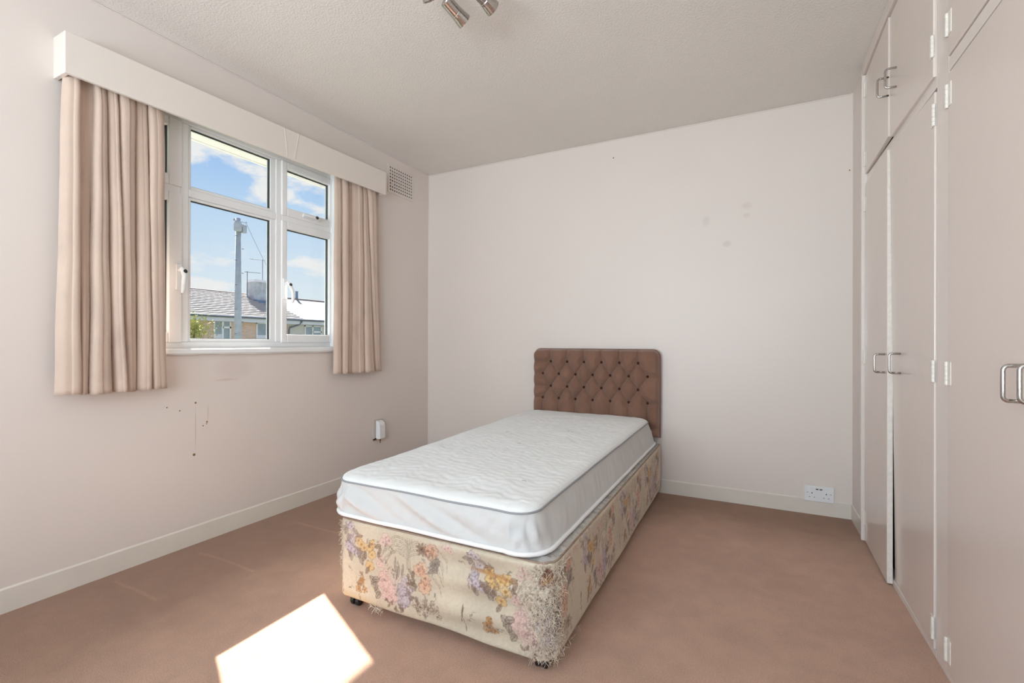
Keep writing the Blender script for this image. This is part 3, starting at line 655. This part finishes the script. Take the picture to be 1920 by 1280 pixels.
# wear: rusty stain line, yellowed bottom edge
w_ = (slice(0, H_), slice(0, W_))
blend(w_, sm((.035-Z)/.035)*sm(1.2-S/.35)*.55*(.4+.8*n1), (196, 150, 84))
blend(w_, np.exp(-((Z-.232+(S-.60)*.05)/.006)**2)*sm((S-.56)/.05)*sm((.76-S)/.06)*.7, (176, 122, 70))
hx, hz_ = .862-.018, .262
hd = np.hypot((S-hx)/.030, (Z-hz_+.015*(np.abs(S-hx)/.03))/.028)+.5*(n2-.5); blend(w_, sm((1-hd)*5)*.92, (112, 66, 46)); blend(w_, sm((.75-hd)*5)*sm((hz_-Z)*120+.2)*.8, (168, 104, 40))
fray = sm(1.25-np.hypot((S-.83)/.085, (Z-.15)/.22)-.3*n1)
blend(w_, fray*(.25+.5*(n3 > .5))*.7, (206, 196, 182)); blend(w_, fray*(n3 < .36)*.75, (112, 90, 76)); blend(w_, sm((.032-np.hypot((S-.872)/1.0, (Z-.14)/2.6))*60)*.6*(n3 > .25), (116, 96, 80))
blend(w_, sm((.018-S)/.012)*.6*(n3 > .4), (206, 196, 186))
gm = img.mean(axis=2, keepdims=True); img = gm+(img-gm)*.86; img *= (.985+.03*n3)[..., None]
img = np.clip(img, 0, 1); lin = np.where(img <= .04045, img/12.92, ((img+.055)/1.055)**2.4)
# --- mesh: perimeter loop x rows
rc = .06; loop = []     # (x,y,s,nx,ny)
def seg(x0, y0, x1, y1, s0, step, nx, ny):
    L_ = math.hypot(x1-x0, y1-y0); n_ = max(1, int(L_/step))
    for i in range(n_): t_ = i/n_; loop.append((x0+(x1-x0)*t_, y0+(y1-y0)*t_, s0+L_*t_, nx, ny))
    return s0+L_
def arc(cx_, cy_, a0, a1, s0, r, n_=14):
    for i in range(n_):
        a = a0+(a1-a0)*i/n_; loop.append((cx_+r*math.cos(a), cy_+r*math.sin(a), s0+r*abs(a-a0), math.cos(a), math.sin(a)))
    return s0+r*abs(a1-a0)
s_ = arc(BX0+rc*.5, BY0+rc*.5, PI, 1.5*PI, -.02, rc*.5)
s_ = seg(BX0+rc*.5, BY0, BX1-rc, BY0, s_, .0024, 0, -1)
s_ = arc(BX1-rc, BY0+rc, 1.5*PI, 2*PI, s_, rc, 30)
s_ = seg(BX1, BY0+rc, BX1, BY1-.02, s_, .004, 1, 0)
s_ = arc(BX1-.02, BY1-.02, 0, PI/2, s_, .02, 4)
seg(BX1-.02, BY1, BX0+.02, BY1, .5, .06, 0, 1); arc(BX0+.02, BY1-.02, PI/2, PI, .5, .02, 4); seg(BX0, BY1-.02, BX0, BY0+rc*.5, .6, .03, -1, 0)
NL = len(loop); NR = 112; b = MB(); cols_ = np.zeros((NL*(NR+1)+0, 4)); cols_[:, 3] = 1
for j in range(NR+1):
    v = j/NR; z = BZ0+(BZ1-BZ0)*v; ins = 0
    if v > .95: ins = .012*(1-math.sqrt(max(0, 1-((v-.95)/.05)**2)))
    if v < .05: ins = .010*(1-math.sqrt(max(0, 1-((.05-v)/.05)**2)))
    for i, (x, y, s, nx, ny) in enumerate(loop):
        d = .0035*noise.noise(Vector((x*7, y*7, z*9)))
        if ny < -.5 and x > -1.05:   # slack ridges in the fabric
            tt = min(1, (x+1.05)/.12); d += tt*.0075*math.sin((z-.06*(x+.8))*62+1.2*noise.noise(Vector((x*3, z*3, 2))))*math.exp(-((x+.78)/.22)**2)
        if s > .78 and s < .93 and (nx > 0): d += .004*noise.noise(Vector((s*60, z*60, 1)))+.003*noise.noise(Vector((s*150, z*150, 4)))
        if abs(s-.844) < .03 and abs(z-.308) < .03: d -= .010*max(0, 1-math.hypot((s-.844)/.03, (z-.308)/.03))
        b.v.append((x+nx*(d-ins), y+ny*(d-ins), z))
        ii = min(max(int(s/PX), 0), W_-1); jj = min(int(v*(.303)/PX), H_-1); cols_[j*NL+i, :3] = lin[jj, ii]
for j in range(NR):
    for i in range(NL): i2 = (i+1) % NL; b.f.append((j*NL+i, j*NL+i2, (j+1)*NL+i2, (j+1)*NL+i))
b.f.append(tuple(reversed(range(NL))))
M_flor = mat('floral cover', (1, 1, 1), .85, .2, bump=.35, bscale=350, sheen=.15)
nt = M_flor.node_tree; ca = N(nt, 'ShaderNodeVertexColor', layer_name='pattern'); nt.links.new(ca.outputs[0], nt.nodes['Principled BSDF'].inputs['Base Color'])
base = b.build('divan_base', M_flor, bed, smooth=True); base['label'] = 'cream divan base covered in a faded floral print'
at = base.data.color_attributes.new('pattern', 'FLOAT_COLOR', 'POINT'); at.data.foreach_set('color', cols_.ravel())
# top panel + piping
b = MB(); ring = [loop[i] for i in range(0, NL, 3)]
for ins, z in ((.012, BZ1-.001), (.03, BZ1+.004), (.10, BZ1+.0045)):
    for x, y, s, nx, ny in ring: b.v.append((x-nx*ins, y-ny*ins, z))
n_ = len(ring)
for q in range(2):
    for i in range(n_): i2 = (i+1) % n_; b.f.append((q*n_+i, q*n_+i2, (q+1)*n_+i2, (q+1)*n_+i))
b.f.append(tuple(2*n_+i for i in range(n_)))
b.build('top_panel', M_quiltw, bed, smooth=True)
MB().tube([(x-nx*.006, y-ny*.006, BZ1-.001+.001*noise.noise(Vector((x*9, y*9, 0)))) for x, y, s, nx, ny in ring[::2]], .0035, 6, closed=True).build('piping', M_pipe, bed, smooth=True)
# loose threads at the scratched corner
b = MB(); rr_ = random.Random(11)
def thread(s_c, z, L_, out):
    if abs(s_c-.844) < .026 and .283 < z < .335 and rr_.random() < .85: return
    i = min(range(NL), key=lambda k_: abs(loop[k_][2]-s_c) if k_ < NL*0.95 else 9); x, y, s, nx, ny = loop[i]
    p = Vector((x+nx*.001, y+ny*.001, z)); tdir = Vector((-ny, nx, 0)); a = rr_.uniform(0, 6.28); d = (tdir*math.cos(a)+Vector((0, 0, 1))*math.sin(a)*1.0)+Vector((nx, ny, 0))*out
    d.normalize(); pts_ = [p]; 
    for k_ in range(4):
        d = (d+Vector((rr_.uniform(-.5, .5), rr_.uniform(-.5, .5), rr_.uniform(-.7, .3))))
        d -= Vector((nx, ny, 0))*min(0, d.dot(Vector((nx, ny, 0)))); d.normalize(); p = p+d*L_/4; pts_.append(p.copy())
    if min(q_.z for q_ in pts_) < .012: return
    b.tube(pts_, .00055, 3, cap=False)
for k in range(1150): thread(min(.93, max(.73, rr_.gauss(.842, .032))), rr_.uniform(.05, .325), rr_.uniform(.008, .028), rr_.uniform(0, .4))
for k in range(110): thread(rr_.uniform(-.015, .02), rr_.uniform(.15, .335), rr_.uniform(.006, .022), rr_.uniform(0, .5))
for k in range(60): thread(rr_.choice((rr_.uniform(.15, .22), rr_.uniform(.8, 1.1))), rr_.uniform(.043, .055), rr_.uniform(.01, .03), rr_.uniform(0, .4))
for k in range(45): thread(rr_.uniform(.80, .92), rr_.uniform(.29, .34), rr_.uniform(.02, .045), rr_.uniform(0, .3))
o = b.build('frayed_threads', M_thread, bed); o['kind'] = 'stuff'
# castors
for (cx_, cy_) in ((BX0+.045, BY0+.05), (BX1-.058, BY0+.055), (BX0+.045, BY1-.07), (BX1-.05, BY1-.07)):
    b = MB(); b.lathe([(.021, -.008), (.0235, -.005), (.0235, .005), (.021, .008)], (cx_-.012, cy_, .0235), (1, .25, 0), 24)
    b.lathe([(.021, -.008), (.0235, -.005), (.0235, .005), (.021, .008)], (cx_+.012, cy_, .0235), (1, .25, 0), 24)
    c = b.build('castor', M_rub, bed, bevel=.001)
    MB().lathe([(.008, 0), (.008, .025), (.014, .028)], (cx_, cy_, .020), (0, 0, 1), 12).build('castor_stem', M_chrome, c)

# ------------------------------------------------------------------ headboard
HX0, HX1, HZ0, HZ1, HYB = -1.428, -.527, .372, .950, 3.228
rowsz = (.862, .773, .684, .597); st = .1256
btn = []
for r_, z in enumerate(rowsz):
    n_ = 6 if r_ % 2 == 0 else 7; x0 = -1.293 if r_ % 2 == 0 else -1.356
    for k in range(n_): btn.append((x0+k*st+(.0), z, r_))
folds = []
for (x, z, r_) in btn:
    for (x2, z2, q_) in btn:
        if q_ == r_+1 and abs(x2-x) < st*.7: folds.append((x, z, x2, z2, 1.0))
    if r_ == 0: folds.append((x, z, x, HZ1, .9))
    if r_ == 3: folds.append((x, z, x, .445, .9))
for z in rowsz[1::2]: folds.append((-1.356+6*st, z, HX1, z-.004, .5)); folds.append((-1.356, z, HX0, z, .45))
for z in rowsz[0::2]: folds.append((-1.293, z, HX0, z, .45)); folds.append((-1.293+5*st, z, -.60, z-.088, .2))
folds.append((HX0, .437, HX1, .437, 1.0))
nx_, nz2 = 300, 190
gx, gz = np.meshgrid(np.linspace(HX0, HX1, nx_+1), np.linspace(HZ0, HZ1, nz2+1))
dep = np.full(gx.shape, 0.05)
dmin = np.full(gx.shape, 9.)
for (x0, z0, x1, z1, k) in folds:
    L2 = (x1-x0)**2+(z1-z0)**2; t_ = np.clip(((gx-x0)*(x1-x0)+(gz-z0)*(z1-z0))/L2, 0, 1); d_ = np.hypot(gx-x0-t_*(x1-x0), gz-z0-t_*(z1-z0))
    dmin = np.minimum(dmin, d_+(1-k)*.012)
puff = np.clip(dmin/.040, 0, 1)**.42
bt = np.full(gx.shape, 9.)
for (x, z, r_) in btn: bt = np.minimum(bt, np.hypot(gx-x, gz-z))
puff = puff*(.12+.88*np.clip((bt-.006)/.034, 0, 1)**.75)
belt = gz < .437
puff = np.where(belt, np.clip(dmin/.03, 0, 1)**.5*.75, puff)
ex = np.minimum.reduce([gx-HX0, HX1-gx, HZ1-gz, gz-HZ0])
# rounded corners at the top
RCN = .045
for cxs, sgn in ((HX0+RCN, -1), (HX1-RCN, 1)):
    mk = ((gx-cxs)*sgn > 0) & (gz > HZ1-RCN); dd = RCN-np.hypot(gx-cxs, gz-(HZ1-RCN)); ex = np.where(mk, dd, ex)
edge = np.clip(ex/.022, 0, 1); edge = np.sqrt(np.clip(1-(1-edge)**2, 0, 1))
yf = HYB-.022-(.018+.036*puff)*edge
# squeeze grid outside the rounded corner onto it
b = MB(); px_, pz_ = gx.copy(), gz.copy()
for cxs, sgn in ((HX0+RCN, -1), (HX1-RCN, 1)):
    mk = ((gx-cxs)*sgn > 0) & (gz > HZ1-RCN); dx = (gx-cxs); dz = gz-(HZ1-RCN); rr = np.hypot(dx, dz)+1e-9
    sc2 = np.where(mk & (rr > RCN), RCN/rr, 1); px_ = np.where(mk, cxs+dx*sc2, px_); pz_ = np.where(mk, HZ1-RCN+dz*sc2, pz_)
for j in range(nz2+1):
    for i in range(nx_+1): b.v.append((px_[j, i], yf[j, i], pz_[j, i]))
for j in range(nz2):
    for i in range(nx_): a = j*(nx_+1)+i; b.f.append((a, a+1, a+nx_+2, a+nx_+1))
# back
bi = len(b.v); rim = [i for i in range(nx_+1)]+[j*(nx_+1)+nx_ for j in range(1, nz2+1)]+[nz2*(nx_+1)+i for i in range(nx_-1, -1, -1)]+[j*(nx_+1) for j in range(nz2-1, 0, -1)]
for k in rim: v = b.v[k]; b.v.append((v[0], HYB, v[2]))
for k in range(len(rim)): k2 = (k+1) % len(rim); b.f.append((rim[k2], rim[k], bi+k, bi+k2))
b.f.append(tuple(bi+k for k in range(len(rim))))
hb = b.build('headboard', M_velv, bed, smooth=True); hb['label'] = 'brown velvet headboard tufted with rows of buttons'
for (x, z, r_) in btn:
    MB().lathe([(.0085, 0), (.0095, .003), (.0075, .0065), (.002, .0085)], (x, HYB-.0405, z), (0, -1, 0), 12).build('button', M_velvb, hb, smooth=True)
b = MB(); pr = [(HX0+.0, HZ0)]+[(HX0, HZ1-RCN)]+[(HX0+RCN-RCN*math.cos(a), HZ1-RCN+RCN*math.sin(a)) for a in [k/8*PI/2 for k in range(9)]]+[(HX1-RCN+RCN*math.sin(a), HZ1-RCN+RCN*math.cos(a)) for a in [k/8*PI/2 for k in range(9)]]+[(HX1, HZ0)]
b.tube([(x, HYB-.022, z) for x, z in pr], .006, 8); b.build('edge_piping', M_velv, hb, smooth=True)
for x in (-1.2, -.75): MB().box(x-.02, HYB-.025, .12, x+.02, HYB-.005, .45).build('support_strut', M_dark, hb)

# ------------------------------------------------------------------ mattress
mt = thing('mattress', 'thin white quilted single mattress lying on the floral divan', 'mattress', (-1.0, 2.2, .352))
MX0, MX1, MY0, MY1 = -1.426, -.590, 1.296, 3.150; MZ0, MZ1 = .346, .474
def mloop(r, off, n_side, n_end, n_arc):
    out = []
    def sg(x0, y0, x1, y1, n_, nx, ny):
        for i in range(n_): t_ = i/n_; out.append((x0+(x1-x0)*t_, y0+(y1-y0)*t_, nx, ny))
    def ar(cx_, cy_, a0, n_):
        for i in range(n_): a = a0+PI/2*i/n_; out.append((cx_+r*math.cos(a), cy_+r*math.sin(a), math.cos(a), math.sin(a)))
    ar(MX0+r, MY0+r, PI, n_arc); sg(MX0+r, MY0, MX1-r, MY0, n_end, 0, -1); ar(MX1-r, MY0+r, 1.5*PI, n_arc); sg(MX1, MY0+r, MX1, MY1-r, n_side, 1, 0)
    ar(MX1-r, MY1-r, 0, n_arc); sg(MX1-r, MY1, MX0+r, MY1, n_end, 0, 1); ar(MX0+r, MY1-r, PI/2, n_arc); sg(MX0, MY1-r, MX0, MY0+r, n_side, -1, 0)
    return out
RM = .085
def skew(x, y): return x-.032*max(0, min(1, (MX1-x)/(MX1-MX0)))*(y-MY0)/(MY1-MY0)+.012*(y-MY0)/(MY1-MY0)
ml = [(skew(x, y), y, nx, ny) for x, y, nx, ny in mloop(RM, 0, 220, 110, 16)]; NM = len(ml)
def seamz(x, y):  # the seam sags and lifts, the head end sits a little higher
    return MZ1+.014*(y-MY0)/(MY1-MY0)+.004*noise.noise(Vector((x*4, y*4, 3)))-.006*math.exp(-((x-MX1)/.12)**2-((y-MY0)/.12)**2)
def botout(x, y, nx, ny): return .010+.030*max(0, nx)
b = MB(); NRm = 22
for j in range(NRm+1):
    v = j/NRm
    for (x, y, nx, ny) in ml:
        z = MZ0+.008+(seamz(x, y)-MZ0-.008)*v
        d = botout(x, y, nx, ny)*(1-v)**1.5+.008*math.sin(PI*v)+.0
        q = x if abs(ny) > .5 else y
        wr = noise.noise(Vector((q*9+v*(2.6 if abs(ny) > .5 else 0), v*.5, 5+abs(nx)*9)))*1.5
        wr2 = noise.noise(Vector((q*34-v*2.2, v*1.2, 9)))
        d += (.015*wr+.006*wr2)*math.sin(PI*min(1, v*1.02))*(1 if abs(ny) > .3 else .35)
        b.v.append((x+nx*d, y+ny*d, z))
for j in range(NRm):
    for i in range(NM): i2 = (i+1) % NM; b.f.append((j*NM+i, j*NM+i2, (j+1)*NM+i2, (j+1)*NM+i))
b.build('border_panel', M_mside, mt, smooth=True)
# underside
b = MB(); b.v = [(x+nx*.008, y+ny*.008, MZ0+.004) for x, y, nx, ny in ml]; b.f = [tuple(reversed(range(NM)))]; b.build('underside', M_mside, mt)
# quilted top: rings shrinking inwards
b = MB(); gxn, gyn = 170, 340
def topf(u, v):
    x = MX0+(MX1-MX0)*u; y = MY0+(MY1-MY0)*v
    r = RM; px, py = x, y
    cx_ = min(max(x, MX0+r), MX1-r); cy_ = min(max(y, MY0+r), MY1-r); dx, dy = x-cx_, y-cy_
    dd = math.hypot(dx, dy)
    if dd > 0 and dx and dy:
        mx_ = max(abs(dx), abs(dy)); px = cx_+dx*mx_/dd; py = cy_+dy*mx_/dd; e_ = r-mx_
    else: e_ = min(x-MX0, MX1-x, y-MY0, MY1-y)
    e_ = max(0, min(e_, 1)); t_ = min(1, e_/.05); rise = .020*math.sqrt(max(0, 1-(1-t_)**2))+.010*min(1, e_/.25)
    wv = x*1.0+.020*math.sin(y*52)+.010*math.sin(y*21+x*8)
    ph = (y+.016*math.sin(x*44)+.006*math.sin(x*90+y*11))/.036
    quilt = abs(math.sin(PI*ph))**.5
    h = .0016*quilt*min(1, e_/.03)+.004*noise.noise(Vector((x*9, y*9, 1)))*min(1, e_/.05)+.0022*noise.noise(Vector((x*26, y*40, 2)))*min(1, e_/.05)
    return (skew(px, py), py, seamz(px, py)+rise+h)
b.grid(topf, gxn, gyn)
b.build('quilted_top', M_matt, mt, smooth=True)
M_pipeshade = mat('mattress piping shade', s2l(150, 152, 156), .6)  # upper piping greyed to stand for the shadow beneath it
M_piping2 = mat('mattress lower piping', s2l(238, 238, 238), .6)
MB().tube([(x+nx*.002, y+ny*.002, seamz(x, y)) for x, y, nx, ny in ml[::2]], .0034, 8, closed=True).build('piping', M_pipeshade, mt, smooth=True)
MB().tube([(x+nx*(botout(x, y, nx, ny)+.002), y+ny*(botout(x, y, nx, ny)+.002), MZ0+.009+.0015*noise.noise(Vector((x*8, y*8, 0)))) for x, y, nx, ny in ml[::2]], .0075, 8, closed=True).build('piping', M_piping2, mt, smooth=True)
M_fluff = mat('grey fluff', s2l(150, 146, 142), .9)
for (x, y) in ((-.88, 2.42), (-.85, 2.40), (-.98, 2.02), (-1.16, 2.25), (-.72, 1.52)):
    p = Vector(topf((x-MX0)/(MX1-MX0), (y-MY0)/(MY1-MY0))); MB().tube([p+Vector((-.008, 0, .002)), p+Vector((0, .002, .003)), p+Vector((.009, -.001, .002))], .0009, 5).build('loose_fluff', M_fluff, mt)

# ------------------------------------------------------------------ outside
GZ = -2.9
M_grass = mat('street ground', s2l(120, 124, 104), .95, var=.3, vscale=.5)
o = MB().box(-120, -80, GZ-.2, XO-.3, 120, GZ).build('ground', M_grass); struct(o)
def brick(name, c1, c2, mort, scale=1.0):
    m = bpy.data.materials.new(name); m.use_nodes = True; nt = m.node_tree; bs = nt.nodes['Principled BSDF']; bs.inputs['Roughness'].default_value = .9
    g = N(nt, 'ShaderNodeNewGeometry'); sp = N(nt, 'ShaderNodeSeparateXYZ'); cb = N(nt, 'ShaderNodeCombineXYZ'); nt.links.new(g.outputs['Position'], sp.inputs[0])
    ad = N(nt, 'ShaderNodeMath', operation='ADD'); nt.links.new(sp.outputs[0], ad.inputs[0]); nt.links.new(sp.outputs[1], ad.inputs[1]); nt.links.new(ad.outputs[0], cb.inputs[0]); nt.links.new(sp.outputs[2], cb.inputs[1])
    bt = N(nt, 'ShaderNodeTexBrick'); bt.inputs['Color1'].default_value = c1; bt.inputs['Color2'].default_value = c2; bt.inputs['Mortar'].default_value = mort
    bt.inputs['Scale'].default_value = scale; bt.inputs['Brick Width'].default_value = .225; bt.inputs['Row Height'].default_value = .075; bt.inputs['Mortar Size'].default_value = .01
    nt.links.new(cb.outputs[0], bt.inputs['Vector']); nt.links.new(bt.outputs[0], bs.inputs['Base Color']); return m
M_brick = brick('house brick', s2l(228, 190, 168), s2l(208, 170, 150), s2l(222, 208, 194))
M_roof = mat('concrete roof tiles', s2l(180, 171, 166), .8, var=.12, vscale=3)
M_tile2 = mat('ridge tile', s2l(150, 138, 132), .9)  # darker tone for the ridge tiles
M_roof2 = mat('pale roof', s2l(138, 137, 136), .8, var=.08, vscale=2)
M_fasc = mat('pale fascia', s2l(222, 224, 232), .5)
M_gut = mat('grey gutter', s2l(110, 118, 132), .5, var=.3, vscale=8)
M_ren = mat('pale render', s2l(212, 208, 200), .9, var=.1, vscale=2)
M_hglass = mat('house glazing', s2l(150, 168, 180), .12, .8, var=.25, vscale=1.5)
M_chim = mat('grey chimney brick', s2l(196, 200, 206), .9, var=.35, vscale=3)
M_lead = mat('blue grey lead', s2l(110, 132, 160), .6, var=.3, vscale=4)
M_pole = mat('weathered pole timber', s2l(182, 188, 196), .85, var=.25, vscale=6)
HXF, HXR = -25.0, -28.6     # facade and ridge
def house(name, label, y0, y1, wallm, roofm, courses, ez=2.36, rz=3.98):
    h = thing(name, label, 'house', ((HXF+HXR)/2, (y0+y1)/2, GZ))
    MB().box(2*HXR-HXF, y0, GZ, HXF, y1, ez-.12).build('house_wall', wallm, h)
    b = MB(); ov = .45; sl = (rz-ez)/(HXF+ov-HXR)
    n_ = courses; RS = .075 if courses > 10 else .008
    for k in range(n_):
        xa = HXF+ov+(HXR-HXF-ov)*k/n_; xb = HXF+ov+(HXR-HXF-ov)*(k+1)/n_; za = ez+(rz-ez)*k/n_; zb = ez+(rz-ez)*(k+1)/n_
        b.hexa([(xa, y0, za-.02), (xb, y0, zb-.02), (xb, y1, zb-.02), (xa, y1, za-.02), (xa, y0, za+RS), (xb, y0, zb+.005), (xb, y1, zb+.005), (xa, y1, za+RS)])
    b.hexa([(HXR, y0, rz-.03), (2*HXR-HXF, y0, ez), (2*HXR-HXF, y1, ez), (HXR, y1, rz-.03), (HXR, y0, rz), (2*HXR-HXF, y0, ez+.03), (2*HXR-HXF, y1, ez+.03), (HXR, y1, rz)])
    b.build('roof', roofm, h)
    MB().tube([(HXR, y0, rz+.02), (HXR, y1, rz+.02)], .07, 8).build('ridge_tiles', M_tile2, h)
    MB().box(HXF, y0, ez-.30, HXF+.42, y1, ez-.09).build('fascia', M_fasc, h)
    MB().tube([(HXF+.50, y0, ez-.04), (HXF+.50, y1, ez-.04)], .065, 8).build('gutter', M_gut, h)
    return h
def hwin(h, y0, y1, z0, z1, split, tz=None, panel=False):
    f = MB(); X = HXF+.02; t = .07
    f.box(X-.06, y0, z0, X+.04, y0+t, z1); f.box(X-.06, y1-t, z0, X+.04, y1, z1); f.box(X-.06, y0, z0, X+.04, y1, z0+t); f.box(X-.06, y0, z1-t, X+.04, y1, z1)
    f.box(X-.06, split-.05, z0, X+.04, split+.05, z1)
    if tz: f.box(X-.06, split, tz-.05, X+.04, y1, tz+.05)
    fo = f.build('window', M_upvc, h); MB().box(X-.04, y0+t, z0+t, X, y1-t, z1-t).build('pane', M_hglass, fo)
    if panel: MB().box(X-.03, y0+t, z0+t, X+.02, split-.05, z0+(z1-z0)*.42).build('curtain_panel', M_fasc, fo)
h1 = house('brick_house', 'brick terraced house with tiled roof and chimney seen through the window', 3.0, 19.98, M_brick, M_roof, 14)
hwin(h1, 14.83, 15.74, .85, 2.12, 15.30, 1.75, True); hwin(h1, 17.2, 18.35, .85, 2.08, 18.0, 1.75, True); hwin(h1, 11.5, 12.6, .85, 2.12, 12.0, 1.75); hwin(h1, 14.83, 15.74, -1.9, -.6, 15.3)
MB().box(HXF-.02, 19.25, GZ, HXF+.03, 19.98, 2.2).build('rendered_panel', M_ren, h1)
# chimney stands on the ridge near the party wall
cyA, cyB = 18.77, 19.82
b = MB(); b.box(-28.2, cyA, 3.5, -27.4, cyB, 4.72); ch = b.build('chimney', M_chim, h1)
MB().box(-28.28, cyA-.07, 4.72, -27.32, cyB+.07, 4.86).build('chimney_cap', M_fasc, ch)
MB().hexa([(-26.3, cyA+.55, 2.99), (-26.3, cyB+.1, 2.99), (-27.4, cyB+.03, 3.50), (-27.4, cyA-.05, 3.50), (-26.3, cyA+.55, 3.05), (-26.3, cyB+.1, 3.05), (-27.4, cyB+.03, 3.60), (-27.4, cyA-.05, 3.60)]).build('lead_flashing', M_lead, ch)
def aerial(pn, x, y, z0, z1, rot):
    a = MB(); a.tube([(x, y, z0), (x, y, z1)], .022, 6); d = Vector((math.cos(rot), math.sin(rot), 0)); a.tube([Vector((x, y, z1-.05))-d*.15, Vector((x, y, z1-.05))+d*.75], .018, 5)
    for k in range(6):
        p = Vector((x, y, z1-.05))+d*(k*.14-.1); q = Vector((-d.y, d.x, 0))*.18; a.tube([p-q, p+q], .010, 4)
    return a.build('tv_aerial', M_gut, pn)
aerial(ch, -27.8, cyA-.22, 3.6, 5.35, 1.2); aerial(ch, -27.8, cyB-.25, 4.8, 6.25, 4.4)
h2 = house('rendered_house', 'pale rendered house with plain roof seen through the right casement', 20.0, 34.0, M_ren, M_roof2, 6)
hwin(h2, 20.45, 21.75, .85, 2.02, 21.05, 1.62); hwin(h2, 25.5, 26.8, .85, 2.02, 26.1)
b = MB(); b.tube([(HXF+.5, 19.9, 2.28), (HXF+.4, 19.8, 2.05), (HXF+.08, 19.35, 1.85), (HXF+.08, 19.3, 1.7), (HXF+.08, 19.3, GZ)], .045, 8); b.build('drainpipe', M_gut, h1)
MB().lathe([(.10, 0), (.09, .5), (.12, .55)], (HXR, 22.75, 4.0), (0, 0, 1), 10).build('flue_pipe', M_lead, h2)
# telegraph pole
pl = thing('telegraph_pole', 'tall grey wooden telegraph pole in front of the houses', 'pole', (-12, 7.75, GZ))
MB().tube([(-12, 7.757, GZ), (-12, 7.755, 1.5), (-12, 7.755, 4.235)], [.115, .085, .062], 14).build('pole_shaft', M_pole, pl, smooth=True)
b = MB(); b.lathe([(.02, 0), (.085, .02), (.095, .06), (.095, .20), (.07, .26)], (-11.9, 7.68, 3.86), (0, 0, 1), 14); b.box(-11.96, 7.79, 3.86, -11.86, 7.90, 4.06); b.build('junction_box', M_pole, pl)
b = MB(); b.tube([(-11.93, 7.60, 4.14), (-11.93, 7.92, 4.14)], .012, 6); b.lathe([(.02, 0), (.03, .02), (.02, .05)], (-11.93, 7.60, 4.13), (0, 0, 1), 8); b.lathe([(.02, 0), (.03, .02), (.02, .05)], (-11.93, 7.92, 4.12), (0, 0, 1), 8); b.build('crossarm', M_pole, pl)
MB().tube([(-11.9, 7.74, 4.15), (-11.87, 7.83, 3.93), (-11.87, 7.88, 3.86)], .009, 6).build('cable_loop', M_fasc, pl)
for k in range(10):
    z = 1.2+k*.32; sx = 1 if k % 2 else -1
    MB().tube([(-11.95, 7.755+sx*.06, z), (-11.95, 7.755+sx*.12, z)], .008, 5).build('step_bolt', M_gut, pl)
tag(MB().tube([(-11.93, 7.93+t_*14, 4.13-1.0*t_*(1-t_)*2-.2*t_) if False else (-11.93-t_*13.0, 7.93+t_*12, 4.13-2.0*t_*(1-t_)-.9*t_) for t_ in [k/16 for k in range(17)]], .005, 5).build('overhead_wire', M_gut), 'thin overhead wire running from the pole top', 'wire')
# bush by the brick house: many leaves
tr = thing('garden_tree', 'yellow green tree top at the left end of the brick house', 'tree', (-22, 12.2, GZ))
MB().tube([(-22, 12.1, GZ), (-22, 12.12, 0), (-21.95, 12.2, 1.3)], [.12, .08, .03], 8).build('trunk', mat('bark', s2l(110, 100, 92), .9, var=.3), tr)
b = MB(); rr_ = random.Random(5)
for k in range(900):
    a = rr_.random()*6.28; q = rr_.gauss(0, .38); p = Vector((-22+math.cos(a)*q, 12.25+math.sin(a)*q, 1.55+rr_.gauss(0, .26))); n = Vector((rr_.uniform(-1, 1), rr_.uniform(-1, 1), rr_.uniform(-.2, 1))).normalized()
    t_ = n.orthogonal().normalized()*.055; s_v = n.cross(t_).normalized()*.032; i0 = len(b.v)
    b.v += [tuple(p-t_), tuple(p+s_v), tuple(p+t_), tuple(p-s_v)]; b.f.append((i0, i0+1, i0+2, i0+3))
b.build('foliage', mat('yellow green leaves', s2l(190, 190, 110), .8, var=.4, vscale=5), tr)
